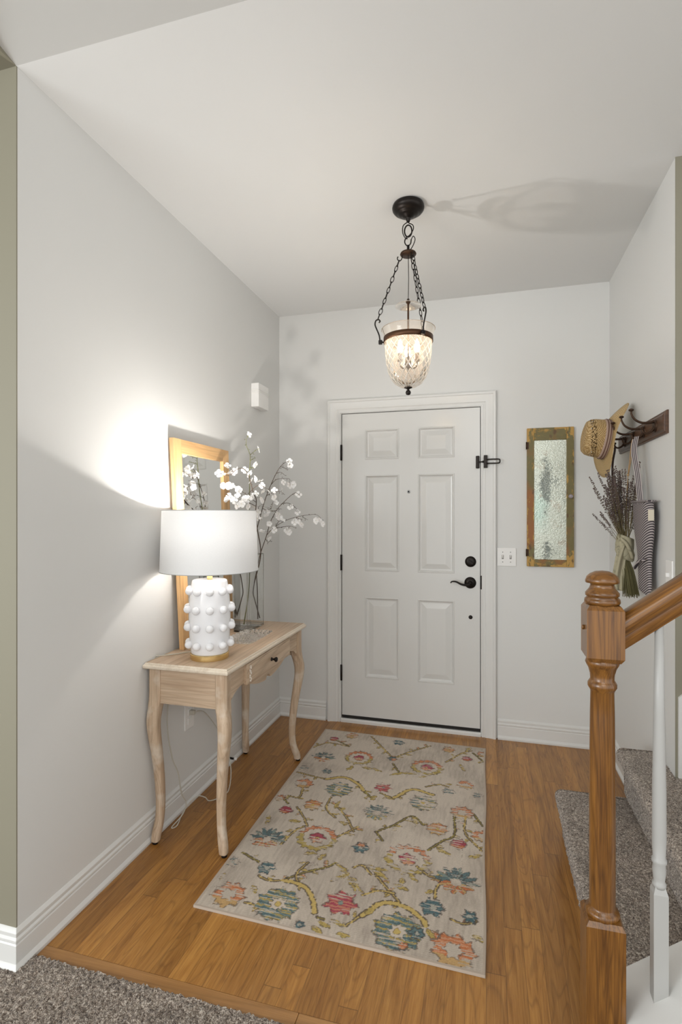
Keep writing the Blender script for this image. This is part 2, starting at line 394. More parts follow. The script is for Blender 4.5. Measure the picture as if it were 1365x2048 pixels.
# ---------------------------------------------------------------- front door
ZD0, ZD1 = .044, 2.048; dx0, dx1 = DX0 + .017, DX1 - .016; yf = YB + .004
door = bpy.data.objects.new('door_1', None); COL.objects.link(door); door.location = ((dx0 + dx1) / 2, yf, 0)
tag(door, 'white six-panel front door with dark lever handle', 'door', kind='structure')
def door_panel_slab():
    m = MB()
    panels = [(-.771, -.545, 1.742, 1.936), (-.424, -.192, 1.742, 1.942), (-.771, -.545, 1.008, 1.640), (-.424, -.192, 1.008, 1.640), (-.771, -.545, .305, .836), (-.424, -.192, .305, .836)]
    xs = sorted({dx0, dx1, -.771, -.545, -.424, -.192}); zs = sorted({ZD0, ZD1, .305, .836, 1.008, 1.640, 1.742, 1.940})
    panels = [(a, b, c, 1.940 if d > 1.9 else d) for a, b, c, d in panels]
    def inp(x, z): return any(a < x < b and c < z < d for a, b, c, d in panels)
    for i in range(len(xs) - 1):
        for j in range(len(zs) - 1):
            if inp((xs[i] + xs[i + 1]) / 2, (zs[j] + zs[j + 1]) / 2): continue
            m.add([(xs[i], yf, zs[j]), (xs[i + 1], yf, zs[j]), (xs[i + 1], yf, zs[j + 1]), (xs[i], yf, zs[j + 1])], [(0, 1, 2, 3)])
    steps = [(0, 0), (.003, -.003), (.007, -.003), (.011, .004), (.017, .009), (.023, .010), (.052, .002), (.057, .001)]
    for a, b, c, d in panels:
        for (o1, h1), (o2, h2) in zip(steps, steps[1:]):
            A = [(a + o1, c + o1), (b - o1, c + o1), (b - o1, d - o1), (a + o1, d - o1)]; B = [(a + o2, c + o2), (b - o2, c + o2), (b - o2, d - o2), (a + o2, d - o2)]
            for k in range(4):
                l = (k + 1) % 4
                m.add([(A[k][0], yf + h1, A[k][1]), (A[l][0], yf + h1, A[l][1]), (B[l][0], yf + h2, B[l][1]), (B[k][0], yf + h2, B[k][1])], [(0, 1, 2, 3)])
        o, h = steps[-1]; m.add([(a + o, yf + h, c + o), (b - o, yf + h, c + o), (b - o, yf + h, d - o), (a + o, yf + h, d - o)], [(0, 1, 2, 3)])
    yb = yf + .045
    m.add([(dx0, yf, ZD0), (dx1, yf, ZD0), (dx1, yf, ZD1), (dx0, yf, ZD1), (dx0, yb, ZD0), (dx1, yb, ZD0), (dx1, yb, ZD1), (dx0, yb, ZD1)],
          [(4, 7, 6, 5), (0, 4, 5, 1), (1, 5, 6, 2), (2, 6, 7, 3), (3, 7, 4, 0)])
    return m
door_panel_slab().build('door_slab', M_door, door)
m = MB(); m.bbox((dx0, yf - .004, ZD0 - .016), (dx1, yf + .03, ZD0 + .001), .002); m.build('door_sweep', M_gap, door)
RX = Matrix.Rotation(PI / 2, 4, 'X')   # local z -> -y (towards the room)
def disc(m, c, prof, n=32): m.lathe(prof, c, n, mat=RX)
for zc in (1.792, 1.06, .327):
    m = MB(); m.bbox((dx0 - .012, yf - .004, zc - .05), (dx0 - .001, yf + .002, zc + .05), .001)
    m.tube([(dx0 - .003, yf - .008, zc - .052), (dx0 - .003, yf - .008, zc + .052)], .0065, 12); m.build('hinge', M_black, door)
m = MB(); disc(m, (-.094, yf, 1.085), [(0, .012), (.012, .012), (.020, .011), (.031, .007), (.034, .003), (.034, 0)]); 
m.bm((lambda b: (bmesh.ops.create_cube(b, size=1), b)[1])(bmesh.new()), False, 0, Matrix.Translation((-.094, yf - .022, 1.085)) @ Matrix.Rotation(math.radians(40), 4, 'Y') @ Matrix.Diagonal((.036, .022, .009, 1)))
m.build('deadbolt', M_black, door)
hd = MB(); disc(hd, (-.096, yf, .953), [(0, .015), (.010, .015), (.018, .013), (.030, .009), (.036, .004), (.036, 0)]); disc(hd, (-.096, yf, .953), [(0, .045), (.011, .045), (.012, .02), (.016, .01)])
hd.tube([(-.096, yf - .042, .950), (-.120, yf - .046, .943), (-.150, yf - .048, .948), (-.180, yf - .047, .962), (-.205, yf - .045, .962), (-.214, yf - .044, .953)], lambda t: .0085 * (1 - .6 * t), 10, sub=6)
h_ = hd.build('door_handle', M_black, door)
m = MB(); disc(m, (-.094, yf, .737), [(0, .006), (.006, .006), (.010, .005), (.0125, 0)]); m.build('door_stop_button', M_black, door)
m = MB(); disc(m, (-.482, yf, 1.527), [(0, .002), (.004, .002), (.0045, .005), (.010, .004), (.011, 0)]); ph_ = m.build('peephole', M_steel, door); m = MB(); disc(m, (-.482, yf - .0045, 1.527), [(0, .001), (.0055, .001), (.0055, 0)], 16); m.build('lens', M_gap, ph_)
m = MB(); m.bbox((DX1 - .016, YB - .008, .915), (DX1 - .004, YB + .0, 1.0), .002); m.build('strike_plate', M_black, door)
m = MB(); m.bbox((-.062, yf - .016, 1.667), (-.040, yf, 1.745), .004); m.tube([(-.045, yf - .022, 1.706), (-.020, yf - .028, 1.706)], .0035, 8); m.sphere((-.018, yf - .028, 1.706), .007, 12, 8)
m.build('guard_latch_plate', M_black, door)
gz = 1.706; gy = YB - .036
g = thing('swing_bar_guard', 'small dark bronze swing bar guard on the right door casing', 'door guard', (-.003, gy, gz))
m = MB(); m.bbox((-.014, gy, gz - .039), (.008, YB - .0146, gz + .039), .003); m.build('guard_plate', M_black, g)
m = MB(); m.tube([(.002, gy, gz + .012), (.070, gy - .003, gz + .012), (.080, gy - .003, gz + .006), (.080, gy - .003, gz - .006), (.070, gy - .003, gz - .012), (.002, gy, gz - .012)], .0042, 8, sub=4); m.build('swing_bar', M_black, g)

# light switch plate on back wall
def plate(name, label, cx_, cz, w, h, toggles):
    t = thing(name, label, 'light switch', (cx_, YB - .003, cz))
    m = MB(); m.bbox((cx_ - w / 2, YB - .007, cz - h / 2), (cx_ + w / 2, YB, cz + h / 2), .0025); m.build('switch_plate', M_white, t)
    for tx in toggles:
        m = MB(); m.bbox((tx - .0058, YB - .0078, cz - .0125), (tx + .0058, YB - .006, cz + .0125), .0005); m.build('toggle_slot', plain('slot_grey', (.25, .24, .22), .6), t)
        m = MB(); m.bbox((tx - .0035, YB - .0085, cz - .006), (tx + .0035, YB - .006, cz + .010), .001)
        m.add([(tx - .0035, YB - .008, cz - .004), (tx + .0035, YB - .008, cz - .004), (tx + .0035, YB - .008, cz + .008), (tx - .0035, YB - .008, cz + .008),
               (tx - .003, YB - .020, cz + .006), (tx + .003, YB - .020, cz + .006), (tx + .003, YB - .018, cz + .012), (tx - .003, YB - .018, cz + .012)],
              [(0, 1, 5, 4), (1, 2, 6, 5), (2, 3, 7, 6), (3, 0, 4, 7), (4, 5, 6, 7)]); m.build('toggle', M_white, t)
        for s in (-1, 1): m = MB(); disc(m, (tx, YB - .007, cz + s * .030), [(0, .0015), (.003, .0012), (.0035, 0)], 12); m.build('screw', M_steel, t)
plate('light_switch', 'white two-toggle light switch plate beside the door casing', .121, 1.119, .112, .112, (.098, .144))

# small switch on right wall near its end
t = thing('wall_switch', 'small white switch plate on right wall just above handrail', 'light switch', (XR - .004, 2.325, 1.145))
m = MB(); m.bbox((XR - .007, 2.288, 1.085), (XR, 2.362, 1.200), .0025); m.build('switch_plate', M_white, t)
m = MB(); m.bbox((XR - .018, 2.318, 1.135), (XR - .006, 2.332, 1.152), .002); m.build('toggle', M_white, t)

# outlet under the table
t = thing('wall_outlet', 'white duplex outlet plate on left wall under the console table', 'outlet', (XL + .003, 2.235, .42))
m = MB(); m.bbox((XL, 2.195, .355), (XL + .006, 2.275, .480), .002); m.build('outlet_plate', M_white, t)
for z in (.392, .436):
    m = MB(); m.bbox((XL + .005, 2.218, z - .016), (XL + .009, 2.252, z + .016), .003); m.build('socket', M_white, t)
m = MB(); m.sphere((XL + .02, 2.235, .475), .010, 12, 8, (1, 1, 1.2)); m.bbox((XL + .006, 2.222, .462), (XL + .018, 2.248, .488), .002)
m.build('night_light_sensor', M_white, None, label='tiny pale plug-in device at top of the outlet', cat='plug-in device')

# doorstop on left baseboard
t = thing('door_stop', 'small spring doorstop with white rubber tip on left baseboard', 'doorstop', (XL + .013, 2.600, .052))
m = MB(); hx = [(XL + .013 + .045 * k / 60, 2.600 + .005 * math.cos(k * .9), .052 + .005 * math.sin(k * .9)) for k in range(61)]; m.tube(hx, .0016, 5); m.tube([hx[0], (XL + .056, 2.6, .052)], .004, 8); m.build('spring', M_black, t)
m = MB(); m.tube([(XL + .056, 2.600, .052), (XL + .070, 2.600, .052)], .0075, 12); m.build('rubber_tip', M_white, t)

# doorbell chime box
t = thing('doorbell_chime', 'white plastic doorbell chime box high on left wall near corner', 'doorbell chime', (XL, 3.005, 2.035))
m = MB(); m.bbox((XL, 2.930, 2.035), (XL + .050, 3.082, 2.178), .003)
for z in (2.140, 2.130, 2.120): m.bbox((XL + .004, 2.927, z - .002), (XL + .053, 3.085, z + .002), .001, 1)
m.build('cover', M_white, t)

# ---------------------------------------------------------------- console table
ZT = .765
tb = thing('console_table', 'pale whitewashed pine console table with cabriole legs and one drawer', 'table', (-1.18, 2.35, 0))
m = MB(); ov = [(-1.374, 1.880), (-.985, 1.880), (-.985, 2.820), (-1.374, 2.820)]
def topslab(m):
    prof = [(-.010, .741), (-.003, .741), (0, .745), (.001, .752), (-.002, .757), (-.006, .758), (-.006, .762), (-.009, ZT)]
    n = 4; rings = []
    cx_, cy_ = -1.18, 2.35
    for o, z in prof:
        rings.append([(x + (o if x > cx_ else (0 if o > 0 else -o)), y + (o if y > cy_ else -o), z) for x, y in ov])
    vs_ = [p for r in rings for p in r]; fs = [tuple(range(4))[::-1], tuple(len(vs_) - 4 + k for k in range(4))]
    for i in range(len(rings) - 1):
        for k in range(4): l = (k + 1) % 4; fs.append((i * 4 + k, i * 4 + l, i * 4 + 4 + l, i * 4 + 4 + k))
    m.add(vs_, fs); m.mi = [0] + [0] + [1] * (len(fs) - 2)
topslab(m); m.build('tabletop', [M_pine['y'], M_pine_edge], tb)
LX = (-1.336, -1.028); LY = (1.925, 2.772)
def leg(sx, sy, x, y):
    # (z, offset, half width)
    K = [(.741, 0, .026), (.60, 0, .026), (.575, .004, .027), (.54, .010, .027), (.50, .011, .0255), (.44, .006, .0235), (.36, -.002, .021), (.26, -.009, .019), (.17, -.012, .0175), (.10, -.010, .0168), (.06, -.004, .018), (.035, .004, .0205), (.018, .006, .020), (.012, .004, .014)]
    m = MB(); zs = np.linspace(.012, .741, 44); kz = [k[0] for k in K][::-1]
    off = np.interp(zs, kz, [k[1] for k in K][::-1]); hw = np.interp(zs, kz, [k[2] for k in K][::-1])
    sm = np.array([.25, .5, .25])
    for _ in range(3):
        o2 = np.convolve(np.pad(off, 1, 'edge'), sm, 'valid'); off = o2
        hw = np.convolve(np.pad(hw, 1, 'edge'), sm, 'valid')
    vs_ = []; n = 16
    for z, o, w in zip(zs, off, hw):
        e = .78 if z > .585 else .60
        for k in range(n):
            a = 2 * PI * (k + .5) / n; c, s = math.cos(a), math.sin(a)
            p = 3.2 if z < .58 else 9
            r = w / ((abs(c) ** p + abs(s) ** p) ** (1 / p))
            ox = o * 1.5 * (sx if sx > 0 else sx * .35); vs_.append((x + ox + r * c, y + o * 1.5 * sy + r * s, z))
    fs = [(i * n + k, i * n + (k + 1) % n, (i + 1) * n + (k + 1) % n, (i + 1) * n + k) for i in range(len(zs) - 1) for k in range(n)]
    fs += [tuple(range(n))[::-1], tuple((len(zs) - 1) * n + k for k in range(n))]
    m.add(vs_, fs, True); return m
for sx, x in ((-1, LX[0]), (1, LX[1])):
    for sy, y in ((-1, LY[0]), (1, LY[1])):
        lo = leg(sx, sy, x, y).build('leg', M_pine_leg, tb, autos=40)
        gl_ = MB(); gl_.lathe([(0, 0), (.011, 0), (.012, .004), (.011, .0125), (0, .0125)], (x + .006 * sx * (1.5 if sx > 0 else .5), y + .008 * sy, 0), 16); gl_.build('glide', M_black, lo)
for y in (1.912, 2.762):
    m = MB(); m.bbox((LX[0] + .024, y, .592), (LX[1] - .024, y + .02, .741), .001); m.build('end_panel', M_pine['x'], tb)
m = MB(); m.bbox((LX[0] - .018, LY[0] + .02, .60), (LX[0] - .002, LY[1] - .02, .741), .001); m.build('rear_apron', M_pine['y'], tb)
# scalloped front apron
y0, y1 = LY[0] + .022, LY[1] - .022; ym = (y0 + y1) / 2; bot = []
key = [(y0, .590), (y0 + .02, .612), (y0 + .06, .636), (y0 + .12, .648), (ym - .235, .643), (ym - .19, .622), (ym - .12, .603), (ym - .06, .594), (ym - .028, .593), (ym - .016, .606), (ym, .612)]
key += [(2 * ym - a, b) for a, b in key[:-1]][::-1]
kc = catmull([Vector((a, b, 0)) for a, b in key], 5)
m = MB(); n = len(kc); xa, xb = -1.030, -1.014
vs_ = [];
for p in kc: vs_ += [(xa, p.x, p.y), (xb, p.x, p.y), (xb, p.x, .741), (xa, p.x, .741)]
fs = [(0, 1, 2, 3), tuple((n - 1) * 4 + k for k in range(4))]
for i in range(n - 1):
    for k in range(4): l = (k + 1) % 4; fs.append((i * 4 + k, i * 4 + l, i * 4 + 4 + l, i * 4 + 4 + k))
m.add(vs_, fs); m.build('front_apron', M_pine['y'], tb)
# drawer, slightly proud
m = MB(); m.bbox((-1.016, 2.085, .640), (-.998, 2.600, .732), .003); 
m.bbox((-.9985, 2.096, .650), (-.9955, 2.589, .722), .001)
dr = m.build('drawer', M_pine['y'], tb)
kx = Matrix.Rotation(PI / 2, 4, 'Y')
m = MB(); m.lathe([(.0085, 0), (.0085, .003), (.005, .006), (.0048, .014), (.009, .018), (.0125, .024), (.010, .030), (0, .032)], (-.9955, 2.345, .685), 20, mat=kx); m.build('knob', M_black, dr, label='small black drawer knob')
m = MB(); random.seed(3)
for k in range(9):
    z = .652 + k * .0078; yy = 2.112 + .006 * math.sin(k * 1.9)
    m.sphere((-.9950, yy, z), .0042, 10, 6, (1, 1, 1.1)); m.sphere((-.9950, yy + .006 * math.cos(k * 1.3), z + .003), .0028, 8, 6)
m.build('carved_ornament', plain('white_carved_ornament', (.75, .68, .6), .6), dr, label='tiny whitish carved ornament')

# ---------------------------------------------------------------- mirror leaning on the wall
mr = thing('leaning_mirror', 'tall light pine framed mirror leaning on wall behind lamp', 'mirror', (-1.335, 2.33, ZT))
def mq(s, t, d):   # s 0..1 left-right (y), t 0..1 bottom-top, d depth from the front face toward the wall
    yl = 2.100 * (1 - t) + 2.062 * t; yr = 2.582
    return Vector((-1.318 * (1 - t) + -1.347 * t - d, yl + (yr - yl) * s, ZT + .001 + .958 * t))
def mbar(name, s0, s1, t0, t1, d0, d1, mat, sl=0):
    m = MB(); c = []
    for d in (d0, d1):
        for (s, t) in ((s0, t0), (s1, t0), (s1, t1), (s0, t1)): c.append(mq(s, t, d))
    m.add(c, [(0, 1, 2, 3), (7, 6, 5, 4), (0, 4, 5, 1), (1, 5, 6, 2), (2, 6, 7, 3), (3, 7, 4, 0)]); return m.build(name, mat, mr)
fw = .118; ft = .066
mbar('frame_stile', 0, fw, 0, 1, 0, .022, M_frame['z']); mbar('frame_stile', 1 - fw, 1, 0, 1, 0, .022, M_frame['z'])
mbar('frame_rail', fw, 1 - fw, 0, ft, .0005, .022, M_frame['y']); mbar('frame_rail', fw, 1 - fw, 1 - ft, 1, .0005, .022, M_frame['y'])
t = NT('mirror_silver'); t.P(Base_Color=(.86, .87, .86, 1), Metallic=1, Roughness=.02); nz = t.noise(t.co(), 3, 2); t.P(Roughness=t.math('MULTIPLY', nz.outputs[0], .03)); M_mirror = t.m
mbar('mirror_glass', fw, 1 - fw, ft, 1 - ft, .010, .013, M_mirror)

# ---------------------------------------------------------------- table lamp
LXc, LYc = -1.150, 2.034
lp = thing('table_lamp', 'white ceramic bubble lamp with white drum shade on console table', 'lamp', (LXc, LYc, ZT))
m = MB(); m.lathe([(0, ZT), (.080, ZT), (.0815, ZT + .002), (.0815, ZT + .022), (.080, ZT + .024), (0, ZT + .024)], (LXc, LYc, 0), 64); m.build('base', M_brass, lp, label='round brass base ring', autos=30)
zb = ZT + .024
prof = [(0, zb), (.076, zb), (.079, zb + .004), (.0835, zb + .05), (.0865, zb + .10), (.088, zb + .15), (.0875, zb + .19), (.084, zb + .24), (.078, zb + .285), (.0745, zb + .304), (.0725, zb + .309), (.069, zb + .311), (0, zb + .311)]
m = MB(); m.lathe(prof, (LXc, LYc, 0), 64); body = m.build('body', M_ceramic, lp, label='white glazed ceramic body')
def rad(z): return float(np.interp(z, [p[1] for p in prof[2:11]], [p[0] for p in prof[2:11]]))
view = math.atan2(-LYc, -LXc)
bm0 = None
for rz in (ZT + .065, ZT + .140, ZT + .215, ZT + .291):
    for k in range(10):
        a = view + k * 2 * PI / 10; r = rad(rz) + .008; p = (LXc + r * math.cos(a), LYc + r * math.sin(a), rz)
        if bm0 is None:
            mm = MB(); mm.sphere((0, 0, 0), .0168, 20, 12); bm0 = mm.build('bubble', M_ceramic, None, origin=(0, 0, 0)); ob = bm0
        else: ob = bm0.copy(); COL.objects.link(ob)
        ob.parent = body; ob.location = Vector(p) - wloc(lp)
m = MB(); m.lathe([(0, zb + .311), (.012, zb + .311), (.012, 1.13), (.008, 1.135), (.008, 1.16), (.014, 1.165), (.014, 1.20), (0, 1.205)], (LXc, LYc, 0), 24); m.build('neck', M_brass, lp)
t = NT('lit_bulb'); t.P(Base_Color=(1, 1, 1, 1), Emission_Color=(1, .955, .90, 1), Emission_Strength=LAMP_POWER); t.n('ShaderNodeTexNoise'); M_bulb = t.m
t = NT('opal_bulb_side'); t.P(Base_Color=(1, 1, 1, 1), Emission_Color=(1, .955, .90, 1), Emission_Strength=LAMP_POWER * .16); t.n('ShaderNodeTexNoise')
m = MB(); m.lathe([(0, 1.200), (.013, 1.200), (.013, 1.265), (.018, 1.280), (.0205, 1.296), (0, 1.296)], (LXc, LYc, 0), 32); bb_ = m.build('bulb_collar', M_white, lp)
m = MB(); m.lathe([(.0205, 1.297), (.022, 1.310), (.0215, 1.324)], (LXc, LYc, 0), 32); m.lathe([(.0212, 1.3245), (.015, 1.329), (.007, 1.3315), (0, 1.332)], (LXc, LYc, 0), 32, mi=1); m.build('bulb', [t.m, M_bulb], lp)
t = NT('linen_shade'); nt = t.t; nt.nodes.remove(t.b); co = t.co()
wv = t.noise(t.co((1, 1, 8)), 160, 2).outputs[0]; cc = t.mix(wv, (.86, .86, .86), (.96, .96, .96))
df = t.n('ShaderNodeBsdfDiffuse', {0: cc}); tl = t.n('ShaderNodeBsdfTranslucent', {0: cc}); mx = t.n('ShaderNodeMixShader', {0: .16, 1: df.outputs[0], 2: tl.outputs[0]}); nt.links.new(mx.outputs[0], t.out.inputs[0]); M_shade = t.m
zs0, zs1, rs0, rs1 = 1.140, 1.398, .208, .197
m = MB(); m.lathe([(rs0, zs0), (rs0 - .002, zs0 + .012), (rs1 + .001, zs1 - .01), (rs1, zs1), (rs1 - .002, zs1), (rs0 - .002, zs0), (rs0, zs0)], (LXc, LYc, 0), 96); sh = m.build('lamp_shade', M_shade, lp, recalc=False)
m = MB()
for z, r in ((zs0, rs0), (zs1, rs1)): m.tube([(LXc + r * math.cos(2 * PI * k / 72), LYc + r * math.sin(2 * PI * k / 72), z) for k in range(72)], .0016, 6, closed=True)
for k in range(3): a = k * 2 * PI / 3 + .5; m.tube([(LXc, LYc, 1.385), (LXc + (rs1) * math.cos(a), LYc + (rs1) * math.sin(a), zs1 - .005)], .0015, 6)
for s in (-1, 1): m.tube([(LXc + s * .014, LYc, 1.17), (LXc + s * .045, LYc, 1.22), (LXc + s * .045, LYc, 1.28), (LXc, LYc, 1.385)], .0015, 6, sub=5)
m.build('shade_frame', plain('grey_shade_trim', (.42, .42, .41), .5), lp)
# cord: across the tabletop, down behind, loops near the floor and up to the outlet
pts = [(LXc - .07, LYc + .02, ZT + .004), (-1.27, 2.075, ZT + .004), (-1.31, 2.03, ZT + .004), (-1.352, 1.985, ZT + .005), (-1.3755, 1.97, ZT + .0), (-1.3745, 1.975, .70), (-1.355, 2.03, .60), (-1.35, 2.02, .45), (-1.345, 2.05, .30), (-1.335, 2.08, .22), (-1.33, 2.10, .12), (-1.325, 2.13, .060),
       (-1.318, 2.09, .03), (-1.335, 2.03, .004), (-1.32, 2.05, .004), (-1.325, 2.12, .04), (-1.30, 2.18, .066), (-1.28, 2.22, .045), (-1.27, 2.24, .02), (-1.25, 2.30, .006), (-1.24, 2.38, .006), (-1.27, 2.46, .08), (-1.31, 2.47, .20), (-1.345, 2.43, .30), (-1.35, 2.34, .395), (-1.340, 2.262, .432), (-1.345, 2.245, .433)]
m = MB(); m.tube(pts, .0025, 6, sub=8); cd = m.build('cord', M_cord, lp, label='thin beige lamp cord')
m = MB(); m.bbox((XL + .008, 2.226, .422), (XL + .034, 2.246, .444), .004); m.build('plug', M_cord, cd)

# ---------------------------------------------------------------- glass vase
vx0, vx1, vy0, vy1, vz = -1.272, -1.197, 2.500, 2.705, ZT + .398
M_vase = thin_glass('clear_vase_glass', (.985, .99, .985), .015)
vz0 = ZT + .001
m = MB(); w_ = .004
m.bbox((vx0, vy0, vz0), (vx1, vy1, vz0 + .012), .002)
def shell(m, o):
    c = [(vx0 + o, vy0 + o), (vx1 - o, vy0 + o), (vx1 - o, vy1 - o), (vx0 + o, vy1 - o)]
    vs_ = [(x, y, z) for z in (vz0 + .012, vz) for x, y in c]; m.add(vs_, [(k, (k + 1) % 4, 4 + (k + 1) % 4, 4 + k) for k in range(4)]); return c
a = shell(m, 0); b = shell(m, w_)
vs_ = [(x, y, vz) for x, y in a + b]; m.add(vs_, [(k, (k + 1) % 4, 4 + (k + 1) % 4, 4 + k) for k in range(4)])
for cx_, cy_ in ((vx0, vy0), (vx1, vy0), (vx1, vy1), (vx0, vy1)): m.tube([(cx_, cy_, vz0), (cx_, cy_, vz)], .0022, 6, mi=1)
for (p_, q_) in (((vx0, vy0), (vx1, vy0)), ((vx1, vy0), (vx1, vy1)), ((vx1, vy1), (vx0, vy1)), ((vx0, vy1), (vx0, vy0))): m.tube([(*p_, vz), (*q_, vz)], .0018, 6, mi=1); m.tube([(*p_, vz0 + .010), (*q_, vz0 + .010)], .0018, 6, mi=1)
m.build('glass_vase', [M_vase, thin_glass('glass_edge', (.9, .93, .91), .22, None, 1.6)], None, label='tall rectangular clear glass vase holding white blossom branches', cat='vase', recalc=False)

# ---------------------------------------------------------------- blossom branches
def px(X, Y): return (400 + X / 4.875, 840 + Y / 4.875)
def bp(X, Y, y): u, v = px(X, Y); return aty(u, v, y)
def blossom_mesh(seed):
    r = random.Random(seed); m = MB(); npet = 4 + (seed % 2)
    for k in range(npet):
        a = 2 * PI * k / npet + r.uniform(-.12, .12); L = r.uniform(.019, .0235); Wd = r.uniform(.0095, .0115); cup = r.uniform(.05, .45)
        NU, NV = 8, 4; vs_ = []
        for i in range(NU + 1):
            t = i / NU; w = Wd * max(.12, math.sin(PI * min(1, (t ** 1.35) * .88 + .03)))
            for j in range(NV + 1):
                s = j / NV * 2 - 1
                rr = .0015 + L * t * (1 - .10 * (1 - abs(s)) * t ** 3) ; z = cup * rr * .55 + .0025 * s * s + .0012 * math.sin(7 * t + k)
                x, y = rr, s * w; vs_.append((x * math.cos(a) - y * math.sin(a), x * math.sin(a) + y * math.cos(a), z))
        fs = [(i * (NV + 1) + j, (i + 1) * (NV + 1) + j, (i + 1) * (NV + 1) + j + 1, i * (NV + 1) + j + 1) for i in range(NU) for j in range(NV)]
        m.add(vs_, fs, True)
    m.sphere((0, 0, .0015), .0022, 8, 6, mi=1)
    return m
protos = [blossom_mesh(s) for s in range(5)]
pm = []
for i, b in enumerate(protos):
    me = bpy.data.meshes.new('blossom'); me.from_pydata(b.v, [], b.f); me.polygons.foreach_set('use_smooth', b.sm)
    me.materials.append(M_petal); me.materials.append(plain('blossom_centre', (.75, .72, .5), .6)); me.polygons.foreach_set('material_index', b.mi); me.update(); pm.append(me)
